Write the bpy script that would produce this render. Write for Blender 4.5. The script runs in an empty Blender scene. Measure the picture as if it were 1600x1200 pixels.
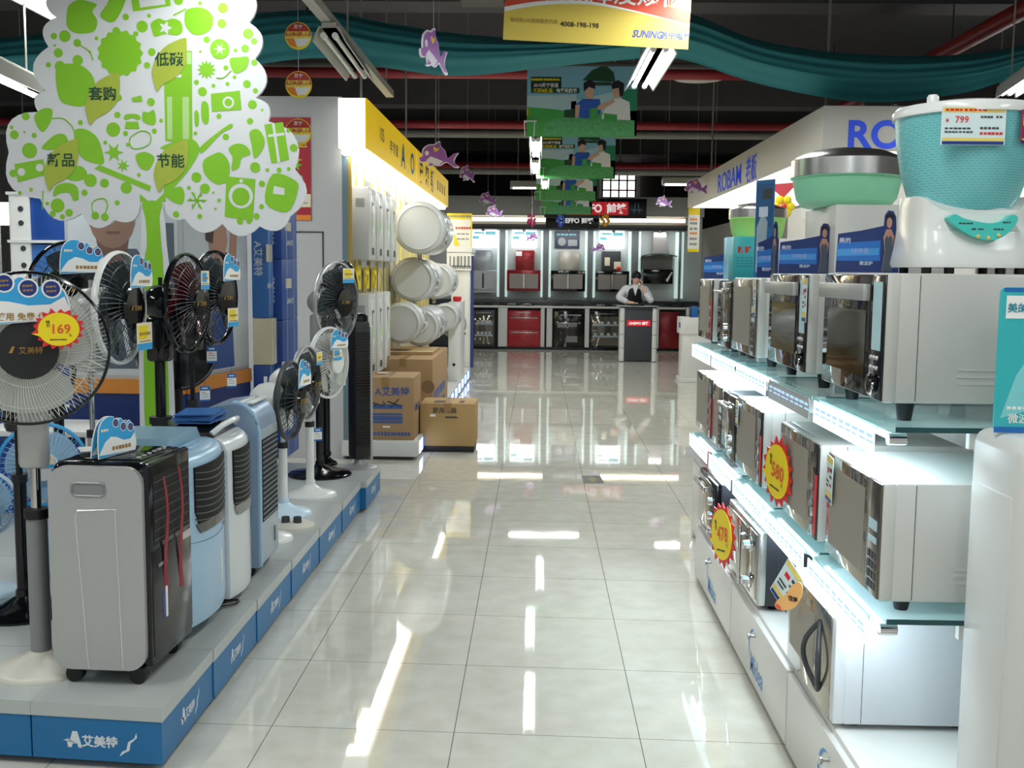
import bpy, bmesh, math, random
from mathutils import Matrix, Vector
random.seed(7)
S = bpy.context.scene
COL = S.collection
PI = math.pi
# ---------------------------------------------------------------- camera
F_PX, YAW, PITCH, ROLL, EYE = 1682.9, 0.02268, 0.10399, 0.010, 1.49
cd = bpy.data.cameras.new('camera'); cam = bpy.data.objects.new('camera', cd); COL.objects.link(cam)
cd.sensor_fit = 'HORIZONTAL'; cd.sensor_width = 36.0; cd.lens = F_PX / 1600 * 36.0
cd.clip_start = 0.05; cd.clip_end = 200
_cr, _sr, _cp, _sp, _cy, _sy = math.cos(ROLL), math.sin(ROLL), math.cos(PITCH), math.sin(PITCH), math.cos(YAW), math.sin(YAW)
_R = Matrix(((_cr, -_sr, 0), (_sr, _cr, 0), (0, 0, 1))) @ Matrix(((1, 0, 0), (0, _cp, -_sp), (0, _sp, _cp))) \
    @ Matrix(((1, 0, 0), (0, 0, -1), (0, 1, 0))) @ Matrix(((_cy, _sy, 0), (-_sy, _cy, 0), (0, 0, 1)))
_W = Matrix((_R[0], -_R[1], -_R[2])).transposed()
cam.matrix_world = Matrix.Translation((0, 0, EYE)) @ _W.to_4x4()
S.camera = cam
# ---------------------------------------------------------------- world, exposure
W = bpy.data.worlds.new('store_air'); S.world = W; W.use_nodes = True
W.node_tree.nodes['Background'].inputs[0].default_value = (0.93, 0.97, 1.0, 1)
W.node_tree.nodes['Background'].inputs[1].default_value = 0.45
S.view_settings.view_transform = 'Standard'; S.view_settings.look = 'None'
S.view_settings.gamma = 1.0; S.view_settings.use_curve_mapping = False
S.view_settings.exposure = 0.0
# ---------------------------------------------------------------- materials
MATS = {}
def lin(c):
    return tuple((x / 12.92 if x <= .04045 else ((x + .055) / 1.055) ** 2.4) for x in c)
def hexc(h):
    return lin(tuple(int(h[i:i + 2], 16) / 255 for i in (0, 2, 4)))
def mat(name, col, rough=.5, metal=0., emit=0., trans=0., alpha=1., noise=0., scale=20., bump=0., coat=0., ecol=None, spec=None, tl=0.):
    """principled material with a little procedural variation in tone (noise) or relief (bump)"""
    if name in MATS: return MATS[name]
    m = bpy.data.materials.new(name); m.use_nodes = True
    nt = m.node_tree; p = nt.nodes['Principled BSDF']
    c = hexc(col) if isinstance(col, str) else col
    p.inputs['Base Color'].default_value = (*c, 1)
    p.inputs['Roughness'].default_value = rough; p.inputs['Metallic'].default_value = metal
    if spec is not None: p.inputs['Specular IOR Level'].default_value = spec
    if emit:
        e = hexc(ecol) if ecol else c
        p.inputs['Emission Color'].default_value = (*e, 1); p.inputs['Emission Strength'].default_value = emit
    if trans: p.inputs['Transmission Weight'].default_value = trans; p.inputs['IOR'].default_value = 1.45
    if alpha < 1: p.inputs['Alpha'].default_value = alpha
    if coat: p.inputs['Coat Weight'].default_value = coat; p.inputs['Coat Roughness'].default_value = .05
    if noise or bump:
        tc = nt.nodes.new('ShaderNodeTexCoord'); n = nt.nodes.new('ShaderNodeTexNoise')
        n.inputs['Scale'].default_value = scale; n.inputs['Detail'].default_value = 4
        nt.links.new(tc.outputs['Object'], n.inputs['Vector'])
        if noise:
            mx = nt.nodes.new('ShaderNodeMix'); mx.data_type = 'RGBA'
            mx.inputs[6].default_value = (*[x * (1 - noise) for x in c], 1); mx.inputs[7].default_value = (*[min(1, x * (1 + noise)) for x in c], 1)
            nt.links.new(n.outputs['Fac'], mx.inputs[0]); nt.links.new(mx.outputs[2], p.inputs['Base Color'])
        if bump:
            b = nt.nodes.new('ShaderNodeBump'); b.inputs['Strength'].default_value = bump; b.inputs['Distance'].default_value = .01
            nt.links.new(n.outputs['Fac'], b.inputs['Height']); nt.links.new(b.outputs['Normal'], p.inputs['Normal'])
    MATS[name] = m
    return m
# ---------------------------------------------------------------- mesh builder
TXT = {}
def text_geo(s, size, bold=.0, shear=0.):
    key = (s, round(size, 5), bold, shear)
    if key in TXT: return TXT[key]
    c = bpy.data.curves.new('glyphs', 'FONT'); c.body = s; c.size = size; c.align_x = 'CENTER'; c.align_y = 'CENTER'
    c.resolution_u = 5 if size > .1 else 2; c.offset = bold * size; c.shear = shear
    o = bpy.data.objects.new('glyphs', c); COL.objects.link(o)
    dg = bpy.context.evaluated_depsgraph_get(); me = bpy.data.meshes.new_from_object(o.evaluated_get(dg))
    vs = [tuple(v.co) for v in me.vertices]; fs = [tuple(p.vertices) for p in me.polygons]
    bpy.data.objects.remove(o); bpy.data.curves.remove(c); bpy.data.meshes.remove(me)
    if vs:
        cx = (min(v[0] for v in vs) + max(v[0] for v in vs)) / 2; cy = (min(v[1] for v in vs) + max(v[1] for v in vs)) / 2
        vs = [(v[0] - cx, v[1] - cy, 0) for v in vs]
    TXT[key] = (vs, fs)
    return TXT[key]
class B:
    """collects shapes; local frame: X right, Z up, -Y towards the viewer; build() links them as ONE mesh object"""
    def __init__(s): s.v = []; s.f = []; s.mi = []; s.sm = []
    def add(s, vs, fs, m=0, smooth=False, M=None):
        b = len(s.v)
        s.v += [tuple(M @ Vector(v)) for v in vs] if M is not None else [tuple(v) for v in vs]
        for f in fs: s.f.append(tuple(i + b for i in f)); s.mi.append(m); s.sm.append(smooth)
        return s
    def box(s, x0, x1, y0, y1, z0, z1, bev=0., m=0, seg=2, M=None):
        if bev <= 0:
            vs = [(x, y, z) for x in (x0, x1) for y in (y0, y1) for z in (z0, z1)]
            return s.add(vs, [(0, 1, 3, 2), (4, 6, 7, 5), (0, 4, 5, 1), (2, 3, 7, 6), (0, 2, 6, 4), (1, 5, 7, 3)], m, False, M)
        bm = bmesh.new(); bmesh.ops.create_cube(bm, size=1)
        for v in bm.verts: v.co = Vector(((x0 + x1) / 2 + v.co.x * (x1 - x0), (y0 + y1) / 2 + v.co.y * (y1 - y0), (z0 + z1) / 2 + v.co.z * (z1 - z0)))
        bev = min(bev, .49 * min(x1 - x0, y1 - y0, z1 - z0))
        bmesh.ops.bevel(bm, geom=list(bm.edges), offset=bev, segments=seg, profile=.5, affect='EDGES')
        bm.verts.index_update()
        s.add([v.co[:] for v in bm.verts], [tuple(v.index for v in f.verts) for f in bm.faces], m, True, M); bm.free()
        return s
    def prism(s, pts, y0, y1, m=0, M=None, smooth=False, caps=True):
        """outline in XZ (counter-clockwise seen from -Y), from y0 (front) to y1 (back)"""
        n = len(pts); vs = [(p[0], y0, p[1]) for p in pts] + [(p[0], y1, p[1]) for p in pts]
        fs = [(i, i + n, (i + 1) % n + n, (i + 1) % n) for i in range(n)]
        s.add(vs, fs, m, smooth, M)
        if caps: s.add(vs, [tuple(range(n)), tuple(range(2 * n - 1, n - 1, -1))], m, False, M)
        return s
    def face(s, pts, y, m=0, M=None):
        return s.add([(p[0], y, p[1]) for p in pts], [tuple(range(len(pts)))], m, False, M)
    def lathe(s, prof, n=24, m=0, M=None, smooth=True, axis='Z', cap=True):
        """profile (r, h) about Z (or about Y towards the viewer when axis='Y')"""
        vs = []
        for r, h in prof:
            for k in range(n):
                a = 2 * PI * k / n
                vs.append((r * math.cos(a), r * math.sin(a), h) if axis == 'Z' else (r * math.cos(a), -h, r * math.sin(a)))
        fs = []
        for j in range(len(prof) - 1):
            for k in range(n):
                q = (j * n + k, j * n + (k + 1) % n, (j + 1) * n + (k + 1) % n, (j + 1) * n + k)
                fs.append(q)
        if cap:
            if prof[0][0] > 1e-5: fs.append(tuple(range(n - 1, -1, -1)))
            if prof[-1][0] > 1e-5: fs.append(tuple((len(prof) - 1) * n + k for k in range(n)))
        return s.add(vs, fs, m, smooth, M)
    def cyl(s, p, q, r, n=12, m=0, r2=None, M=None):
        p, q = Vector(p), Vector(q); d = q - p
        R = d.to_track_quat('Z', 'Y').to_matrix().to_4x4(); T = Matrix.Translation(p) @ R
        if M is not None: T = M @ T
        return s.lathe([(r, 0), (r if r2 is None else r2, d.length)], n, m, T)
    def tube(s, path, r, n=5, m=0, closed=False, M=None):
        P = [Vector(p) for p in path]; k = len(P); vs = []; up = Vector((0.123, .31, .94))
        for i, p in enumerate(P):
            a = P[(i + 1) % k] if closed or i < k - 1 else p; b = P[i - 1] if closed or i > 0 else p
            t = (a - b).normalized() if (a - b).length > 1e-9 else Vector((0, 0, 1))
            u = t.cross(up); u = u.normalized() if u.length > 1e-4 else Vector((1, 0, 0)); w = t.cross(u)
            for j in range(n): g = 2 * PI * j / n; vs.append(p + (u * math.cos(g) + w * math.sin(g)) * r)
        fs = []
        for i in range(k if closed else k - 1):
            for j in range(n):
                i2 = (i + 1) % k; fs.append((i * n + j, i * n + (j + 1) % n, i2 * n + (j + 1) % n, i2 * n + j))
        if not closed: fs += [tuple(range(n)), tuple((k - 1) * n + j for j in range(n - 1, -1, -1))]
        return s.add(vs, fs, m, True, M)
    def ball(s, c, rx, ry=None, rz=None, n=12, m=0, M=None):
        ry = rx if ry is None else ry; rz = rx if rz is None else rz
        k = max(4, n // 2); vs = []
        for j in range(k + 1):
            th = PI * j / k
            for i in range(n):
                a = 2 * PI * i / n; vs.append((c[0] + rx * math.sin(th) * math.cos(a), c[1] + ry * math.sin(th) * math.sin(a), c[2] + rz * math.cos(th)))
        fs = [(j * n + i, (j + 1) * n + i, (j + 1) * n + (i + 1) % n, j * n + (i + 1) % n) for j in range(k) for i in range(n)]
        return s.add(vs, fs, m, True, M)
    def text(s, t, x, z, y, size, m=0, bold=.012, sx=1., shear=0., M=None):
        vs, fs = text_geo(t, size, bold, shear)
        return s.add([(x + v[0] * sx, y, z + v[1]) for v in vs], fs, m, False, M)
    def bars(s, x0, x1, z, y, h, m=0, n=6, gap=.25, seed=0):
        """a line of print too small to read: short strokes"""
        rr = random.Random(seed + n); w = (x1 - x0) / n
        for k in range(n):
            a = x0 + k * w; e = a + w * (1 - gap * rr.uniform(.5, 1.3)); hh = h * rr.uniform(.8, 1)
            s.face([(a, z - hh / 2), (e, z - hh / 2), (e, z + hh / 2), (a, z + hh / 2)], y, m)
        return s
    def build(s, name, mats, parent=None, loc=None, rot=None):
        me = bpy.data.meshes.new(name); me.from_pydata(s.v, [], s.f)
        for m in (mats if isinstance(mats, (list, tuple)) else [mats]): me.materials.append(m)
        me.polygons.foreach_set('material_index', s.mi); me.polygons.foreach_set('use_smooth', s.sm)
        me.update()
        if any(s.sm):
            try: me.set_sharp_from_angle(angle=math.radians(42))
            except Exception: pass
        o = bpy.data.objects.new(name, me); COL.objects.link(o)
        if parent is not None: o.parent = parent
        if loc is not None: o.location = loc
        if rot is not None: o.rotation_euler = rot
        return o
def tag(o, label, cat, group=None):
    o['label'] = label; o['category'] = cat
    if group: o['group'] = group
    return o
def thing(name, label, cat, loc=(0, 0, 0), rz=0., group=None, rx=0., ry=0.):
    o = bpy.data.objects.new(name, None); COL.objects.link(o); o.empty_display_size = .05
    o.location = loc; o.rotation_euler = (rx, ry, rz)
    return tag(o, label, cat, group)
def struct(o): o['kind'] = 'structure'; return o
def dup(root, loc, rz=None, label=None, scale=None):
    r = root.copy(); COL.objects.link(r); r.location = loc
    if rz is not None: r.rotation_euler = (root.rotation_euler[0], root.rotation_euler[1], rz)
    if label: r['label'] = label
    if scale: r.scale = (scale,) * 3
    for ch in list(root.children):
        c = ch.copy(); COL.objects.link(c); c.parent = r
        for g in ch.children:
            d = g.copy(); COL.objects.link(d); d.parent = c
    return r
def rods(name, segs, r, m, parent, n=6):
    for p, q in segs: B().cyl(p, q, r, n).build(name, m, parent)
def circ(cx, cz, r, n=20, rz=None, a0=0.):
    return [(cx + r * math.cos(a0 + 2 * PI * k / n), cz + (r if rz is None else rz) * math.sin(a0 + 2 * PI * k / n)) for k in range(n)]
def rect(x0, x1, z0, z1): return [(x0, z0), (x1, z0), (x1, z1), (x0, z1)]
def rrect(x0, x1, z0, z1, r, n=4):
    out = []
    for cx, cz, a in ((x1 - r, z0 + r, -PI / 2), (x1 - r, z1 - r, 0), (x0 + r, z1 - r, PI / 2), (x0 + r, z0 + r, PI)):
        for k in range(n + 1): t = a + PI / 2 * k / n; out.append((cx + r * math.cos(t), cz + r * math.sin(t)))
    return out
def star(cx, cz, r0, r1, n): return [(cx + (r0 if k % 2 == 0 else r1) * math.cos(PI * k / n), cz + (r0 if k % 2 == 0 else r1) * math.sin(PI * k / n)) for k in range(2 * n)]
def smooth_line(pts, per=6, closed=False):
    out = []; n = len(pts)
    for i in range(n if closed else n - 1):
        p0, p1, p2, p3 = (pts[(i - 1) % n] if closed or i else pts[0]), pts[i], pts[(i + 1) % n], (pts[(i + 2) % n] if closed or i < n - 2 else pts[-1])
        for k in range(per):
            t = k / per
            out.append(tuple(.5 * (2 * b + (c - a) * t + (2 * a - 5 * b + 4 * c - d) * t * t + (3 * b - a - 3 * c + d) * t ** 3) for a, b, c, d in zip(p0, p1, p2, p3)))
    if not closed: out.append(tuple(pts[-1]))
    return out
# palette
white = mat('white_enamel', 'e4e5e2', .25, noise=.02, scale=6)
offwhite = mat('ivory_plastic', 'd9d6c8', .35, noise=.03)
grey = mat('grey_paint', 'b9bab8', .5, noise=.03, scale=5)
midgrey = mat('mid_grey_plastic', '8b8d8e', .4, noise=.03)
silver = mat('silver_plastic', 'b4b5b4', .32, .35, noise=.03, scale=60)
steel = mat('brushed_steel', 'b8b8b4', .22, .9, noise=.05, scale=30)
chrome = mat('chrome', 'd8d8d8', .06, 1., noise=.01)
black = mat('black_gloss_plastic', '0e0f12', .12, noise=.05)
matteblack = mat('matte_black', '17181a', .5, noise=.05)
darkgrey = mat('dark_grey', '3a3c40', .45, noise=.05)
mirror = mat('mirror_door_glass', 'a39b8e', .05, .7, noise=.01)
darkglass = mat('dark_oven_glass', '2b2622', .05, .0, noise=.02)
blue = mat('print_blue', '1467b4', .4, noise=.03)
navy = mat('print_navy', '12307c', .4, noise=.03)
sky = mat('print_sky_blue', '2fa3dd', .4, noise=.04)
teal = mat('print_teal', '35b3b8', .35, noise=.05, scale=8)
yellow = mat('print_yellow', 'f2d713', .45, noise=.03)
orange = mat('print_orange', 'ee8a2c', .45, noise=.03)
red = mat('print_red', 'd8232a', .45, noise=.03)
paper = mat('white_paper', 'eeeeea', .55, noise=.02)
cream = mat('cream_print', 'efe3c4', .55, noise=.03)
ink = mat('black_ink', '15161a', .5, noise=.02)
green = mat('print_leaf_green', '84c41c', .45, noise=.03)
brownink = mat('gold_brown_print', '9d7a36', .5, noise=.03)
cable = mat('cable_black', '121212', .4, noise=.02)
# ================================================================ the hall
def floor_material():
    m = bpy.data.materials.new('polished_cream_tiles'); m.use_nodes = True; nt = m.node_tree; p = nt.nodes['Principled BSDF']
    tc = nt.nodes.new('ShaderNodeTexCoord'); sp = nt.nodes.new('ShaderNodeSeparateXYZ'); nt.links.new(tc.outputs['Object'], sp.inputs[0])
    def mth(op, a, b=None):
        n = nt.nodes.new('ShaderNodeMath'); n.operation = op
        for i, x in enumerate((a, b)):
            if x is None: continue
            if isinstance(x, (int, float)): n.inputs[i].default_value = x
            else: nt.links.new(x, n.inputs[i])
        return n.outputs[0]
    X, Y = sp.outputs[0], sp.outputs[1]
    ys = mth('ADD', Y, mth('MULTIPLY', X, 0.0366))
    def line(v, off):
        fr = mth('FRACT', mth('DIVIDE', mth('SUBTRACT', v, off), .6)); d = mth('MULTIPLY', mth('MINIMUM', fr, mth('SUBTRACT', 1., fr)), .6)
        return mth('LESS_THAN', d, .0016)
    g = mth('MAXIMUM', line(X, -0.853 + 6), line(ys, 3.347 + 0.0))
    no = nt.nodes.new('ShaderNodeTexNoise'); no.inputs['Scale'].default_value = 9; no.inputs['Detail'].default_value = 6; nt.links.new(tc.outputs['Object'], no.inputs['Vector'])
    cr = nt.nodes.new('ShaderNodeValToRGB'); cr.color_ramp.elements[0].color = (*hexc('cfccbf'), 1); cr.color_ramp.elements[1].color = (*hexc('dcdacf'), 1)
    cr.color_ramp.elements[0].position = .3; cr.color_ramp.elements[1].position = .7
    nt.links.new(no.outputs['Fac'], cr.inputs[0])
    mx = nt.nodes.new('ShaderNodeMix'); mx.data_type = 'RGBA'; nt.links.new(g, mx.inputs[0]); nt.links.new(cr.outputs[0], mx.inputs[6]); mx.inputs[7].default_value = (*hexc('77746c'), 1)
    nt.links.new(mx.outputs[2], p.inputs['Base Color'])
    p.inputs['Roughness'].default_value = .025; p.inputs['Specular IOR Level'].default_value = .6
    n2 = nt.nodes.new('ShaderNodeTexNoise'); n2.inputs['Scale'].default_value = 2.2; nt.links.new(tc.outputs['Object'], n2.inputs['Vector'])
    bp = nt.nodes.new('ShaderNodeBump'); bp.inputs['Strength'].default_value = .006; bp.inputs['Distance'].default_value = .05
    nt.links.new(n2.outputs['Fac'], bp.inputs['Height']); nt.links.new(bp.outputs[0], p.inputs['Normal'])
    return m
struct(B().box(-11, 11, -6, 31, -.08, 0).build('floor', floor_material()))
concrete = mat('dark_concrete', '3b393d', .9, noise=.25, scale=3)
struct(B().box(-11, 11, -6, 31, 4.5, 4.6).build('ceiling', concrete))
beamm = mat('beam_concrete', '565356', .9, noise=.2, scale=4)
for i, y in enumerate((4.2, 10.6, 17.0, 23.4)):
    struct(B().box(-11, 11, y, y + .45, 4.05, 4.5).build('beam_%d' % (i + 1), beamm))
struct(B().box(-.75, -.35, 4.65, 10.6, 4.0, 4.5).build('beam_5', mat('beam_light', '6a6866', .9, noise=.15, scale=4)))
wallm = mat('grey_wall', 'c0c0c0', .7, noise=.04, scale=4)
struct(B().box(-11, 11, 30, 30.2, 0, 4.5).build('wall_back', mat('dark_wall', '4b4a4a', .8, noise=.1, scale=3)))
struct(B().box(-11.2, -11, -6, 31, 0, 4.5).build('wall_left', wallm))
struct(B().box(11, 11.2, -6, 31, 0, 4.5).build('wall_right', wallm))
# high window at the far end
w = struct(B().box(1.75, 2.65, 29.9, 30.0, 3.2, 4.25).build('window_1', mat('window_daylight', 'f6ece6', .5, emit=2.2, noise=.02)))
fb = B()
for k in range(5): fb.box(1.72 + k * .225, 1.76 + k * .225, 29.86, 29.91, 3.18, 4.27)
for k in range(5): fb.box(1.72, 2.67, 29.85, 29.9, 3.18 + k * .265, 3.215 + k * .265)
fb.build('window_bars', matteblack, w)
# pipes under the ceiling
redpipe = mat('red_pipe', '9c2a30', .4, noise=.08, scale=8)
greypipe = mat('pale_pipe', '8e8c86', .5, noise=.08, scale=8)
def pipe(a, b, r, m, label):
    o = B().cyl(a, b, r, 12, 0).build('ceiling_pipe', m)
    d = Vector(b) - Vector(a); L = d.length
    for t in (.12, .5, .88):
        p = Vector(a) + d * t; rods('pipe_hanger', [((p.x, p.y, p.z + r * .5), (p.x, p.y, 4.5))], .008, darkgrey, o)
    tag(o, label, 'pipe', 'pipes under the ceiling')
for y, z, r, m, l in ((11.6, 3.56, .055, redpipe, 'red pipe crossing the dark ceiling, nearest of the red cross pipes'), (11.9, 3.68, .06, greypipe, 'pale grey pipe crossing the ceiling just above the nearest red pipe'),
        (14.9, 3.47, .055, redpipe, 'red pipe crossing the ceiling behind the hanging dolphin, second of the red cross pipes'), (15.9, 3.47, .055, greypipe, 'thin pale pipe crossing the ceiling just beyond the second red pipe'),
        (19.0, 3.30, .08, redpipe, 'thick red pipe crossing the ceiling above the far range hood wall, farthest red one'), (17.9, 3.12, .05, greypipe, 'pale light rail crossing just above the far hood display, lowest and farthest')):
    pipe((-8, y, z), (8, y, z), r, m, l)
pipe((3.87, 5.0, 3.62), (3.87, 16, 3.62), .075, redpipe, 'red pipe running away along the aisle at the upper right')
# ---- fluorescent lamps
tube_m = mat('fluorescent_tube', 'ffffff', .4, emit=16, ecol='f4fbff', noise=.01)
fix_m = mat('lamp_housing', 'b8b6ac', .45, noise=.05)
def tube_lamp(x, y, z, L, label, power=40, rz=0., lit=True, cords=True, tilt=0., wdt=.11, tubes=2, single=False):
    t = thing('fluorescent_lamp', label, 'lamp', (x, y, z), rz, 'fluorescent lamps under the ceiling', rx=tilt)
    b = B(); b.prism([(-.05, .07), (-wdt, .0), (-wdt - .008, .0), (-.058, .078), (.058, .078), (wdt + .008, .0), (wdt, .0), (.05, .07)], -L / 2, L / 2)
    b.box(-.04, .04, -L / 2, L / 2, .07, .1); b.build('reflector_housing', fix_m, t)
    for k in range(tubes):
        zt = .03 if tubes > 1 else -.012
        xx = (k - (tubes - 1) / 2) * wdt * .75
        B().cyl((xx, -L / 2 + .04, zt), (xx, L / 2 - .04, zt), .014, 10).build('tube', tube_m if lit else mat('unlit_tube', 'd6d6cc', .3, noise=.02), t)
        rods('tube_socket', [((xx, -L / 2, zt), (xx, -L / 2 + .045, zt)), ((xx, L / 2 - .045, zt), (xx, L / 2, zt))], .018, paper, t, 8)
    if cords: rods('hanging_rod', [((0, s * L * .4, .09), (0, s * L * .4, 4.48 - z)) for s in (-1, 1)], .006, greypipe, t)
    if lit and power:
        ld = bpy.data.lights.new('lamp_glow', 'AREA'); ld.shape = 'RECTANGLE'; ld.size = wdt * 1.8; ld.size_y = L * .95; ld.energy = power; ld.color = (.95, 1., .98)
        lo = bpy.data.objects.new('lamp_glow', ld); COL.objects.link(lo); lo.parent = t; lo.location = (0, 0, -.005 if tubes > 1 else -.03)
    return t
PW = 20
tube_lamp(.69, 7.05, 2.75, 1.3, 'lit twin tube lamp hanging at the right end of the red and yellow banner', PW, rz=.0, wdt=.095)
tube_lamp(.78, 5.0, 2.86, 1.2, 'lit tube lamp cut by the top edge right of the banner', PW)
tube_lamp(-.03, 9.9, 2.57, 1.3, 'lit tube lamp over the aisle beside the first green poster', PW, wdt=.05)
tube_lamp(-.04, 12.2, 2.62, 1.3, 'lit tube lamp over the aisle beside the second green poster', PW, wdt=.05)
tube_lamp(.08, 14.5, 2.62, 1.3, 'lit tube lamp over the aisle hidden behind the second green poster', PW, wdt=.05)
tube_lamp(.15, 17.3, 2.82, 1.2, 'lit lamp hung crosswise before the far hood display', PW, rz=PI / 2, wdt=.07, tubes=1)
tube_lamp(2.35, 16.9, 2.86, .9, 'lit lamp hung crosswise at the right near the far hood display', PW, rz=PI / 2, wdt=.06, tubes=1)
tube_lamp(-1.18, 6.68, 2.74, 1.25, 'unlit lamp housing hanging under the grey rail left of the yellow sign', 0, rz=.03, lit=False, wdt=.085, cords=False)
tube_lamp(-1.45, 4.55, 2.86, 1.2, 'lit tube lamp above the leafy board at its upper right', 9)
tube_lamp(-2.95, 5.85, 2.52, 1.35, 'lit tube lamp at the left edge beside the leafy board', 12, rz=.1, wdt=.04, tubes=1)
tube_lamp(-5.2, 11.5, 2.8, 1.4, 'lit tube lamp far off left of the leafy board', PW)
tube_lamp(3.06, 6.95, 2.7, 1.3, 'lit tube lamp at the upper right above the teal bucket', 14, rz=-.18, wdt=.06)
b_l = thing('lamp_rail', 'grey metal rail running over the unlit lamp housing', 'rail', (-1.18, 6.75, 2.845), 0)
B().box(-.03, .03, -2.6, 1.9, 0, .05).build('rail_bar', fix_m, b_l)
rods('rail_rod', [((0, yy, .05), (0, yy, 1.64)) for yy in (-2.3, 0, 1.7)], .006, greypipe, b_l)
# round dish lamps
for i, (x, y, z, l) in enumerate(((1.75, 12.2, 3.62, 'round white dish lamp above and right of the first green poster'), (1.05, 15.5, 3.5, 'round white dish lamp peeking out right of the two green posters'), (1.45, 19.6, 3.35, 'round white dish lamp farthest away above the hood display'))):
    t = thing('dish_lamp', l, 'lamp', (x, y, z), 0, 'round dish lamps')
    B().lathe([(.27, 0), (.26, .02), (.2, .07), (.08, .1), (.03, .13)], 24).build('dish', mat('dish_white', 'd8d6cc', .5, noise=.03), t)
    B().cyl((0, 0, .13), (0, 0, 4.49 - z), .012, 8).build('stem', greypipe, t)
# lamps in the parts of the hall behind the photographer and off to the sides
for i, (x, y) in enumerate(((.2, 1.4), (.2, -1.6), (-2.6, 1.6), (-2.9, 6.9), (3.2, 3.2), (-4.6, 3.0), (5.5, 7), (-5.5, 15.5), (5.2, 12), (5.2, 17), (-3.2, 10.5), (2.9, .2))):
    tube_lamp(x, y, 3.0, 1.5, 'lit tube lamp in another part of the hall, out of the picture', 30)
# ---- teal fabric swags
def swag():
    top = smooth_line([(-6.5, 3.0), (-4.9, 3.0), (-3.95, 3.15), (-2.6, 3.27), (-1.69, 3.36), (-1.1, 3.27), (-.58, 3.2), (.1, 3.16), (.6, 3.2), (.99, 3.36), (1.6, 3.16), (2.32, 3.07), (3.0, 3.07), (3.46, 3.14), (4.4, 3.35), (5.6, 3.7)], 6)
    bot = smooth_line([(-6.5, 2.6), (-4.9, 2.65), (-3.96, 2.84), (-2.6, 2.9), (-1.65, 3.02), (-1.1, 2.95), (-.58, 2.90), (.1, 2.97), (.6, 3.02), (1.0, 3.03), (1.6, 2.85), (2.34, 2.73), (3.0, 2.79), (3.47, 2.93), (4.4, 3.2), (5.6, 3.55)], 6)
    n = 30; b = B(); vs = []
    rr = random.Random(3); ph = [rr.uniform(0, 6) for _ in range(4)]
    for i, (p, q) in enumerate(zip(top, bot)):
        for j in range(n + 1):
            t = j / n; x = p[0] + (q[0] - p[0]) * t; z = p[1] + (q[1] - p[1]) * t
            u = i / len(top) * 9
            y = 8.0 + .012 * math.sin(t * 15 + ph[0] + .7 * math.sin(u)) + .007 * math.sin(t * 33 + ph[1] + u * .8) - .16 * math.sin(PI * t)
            vs.append((x, y, z))
    m = n + 1
    fs = [(i * m + j, (i + 1) * m + j, (i + 1) * m + j + 1, i * m + j + 1) for i in range(len(top) - 1) for j in range(n)]
    k = len(vs); vs2 = vs + [(v[0], v[1] + .006, v[2]) for v in vs]
    fs2 = fs + [tuple(k + a for a in reversed(f)) for f in fs]
    b.add(vs2, fs2, 0, True)
    o = b.build('fabric_swag', mat('teal_gauze', '2f858b', .7, noise=.12, scale=3, emit=0))
    return tag(o, 'long teal gauze cloth draped in swags under the ceiling', 'drape')
sw = swag()
rods('tie_cord', [((x, 8.0, z - .03), (x, 8.0, 4.49)) for x, z in ((-1.69, 3.36), (.99, 3.36), (5.6, 3.7), (-6.5, 3.0))], .008, cable, sw)
# ================================================================ left display: platform
PT = .2   # platform top
slabm = mat('platform_top', 'b9bdba', .3, noise=.03, scale=6)
slabe = mat('platform_edge', 'b3afab', .5, noise=.03)
pblue = mat('platform_blue', '1c6fa6', .4, noise=.05, scale=9)
def logo(b, x, z, y, s, m=0):
    """swallow-tail A, three characters and a ribbon stroke; s = character height"""
    b.prism([(x - 2.35 * s, z - .6 * s), (x - 2.05 * s, z - .6 * s), (x - 1.95 * s, z - .28 * s), (x - 1.55 * s, z - .28 * s), (x - 1.47 * s, z - .6 * s), (x - 1.15 * s, z - .6 * s), (x - 1.55 * s, z + .75 * s), (x - 1.95 * s, z + .75 * s), (x - 2.2 * s, z - .1 * s), (x - 2.75 * s, z - .05 * s), (x - 2.3 * s, z + .12 * s), (x - 2.42 * s, z - .2 * s)][::1], y - .001, y, m)
    b.text('艾美特', x + .35 * s, z, y - .001, 1.02 * s, m, bold=.03)
    b.prism([(x + 2.0 * s, z - 1.15 * s), (x + 2.2 * s, z - .75 * s), (x + 2.6 * s, z - .55 * s), (x + 2.75 * s, z + .1 * s), (x + 3.3 * s, z + .45 * s), (x + 3.45 * s, z + .9 * s), (x + 3.5 * s, z + .5 * s), (x + 3.2 * s, z + .2 * s), (x + 2.95 * s, z + 0. * s), (x + 2.85 * s, z - .6 * s), (x + 2.4 * s, z - .85 * s)][::1], y - .001, y, m)
    return b
logom = mat('logo_white', 'dfe6ea', .4, noise=.02)
ys = [3.03, 3.53, 4.09, 4.67, 5.27, 5.88, 6.5, 7.1]
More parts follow.
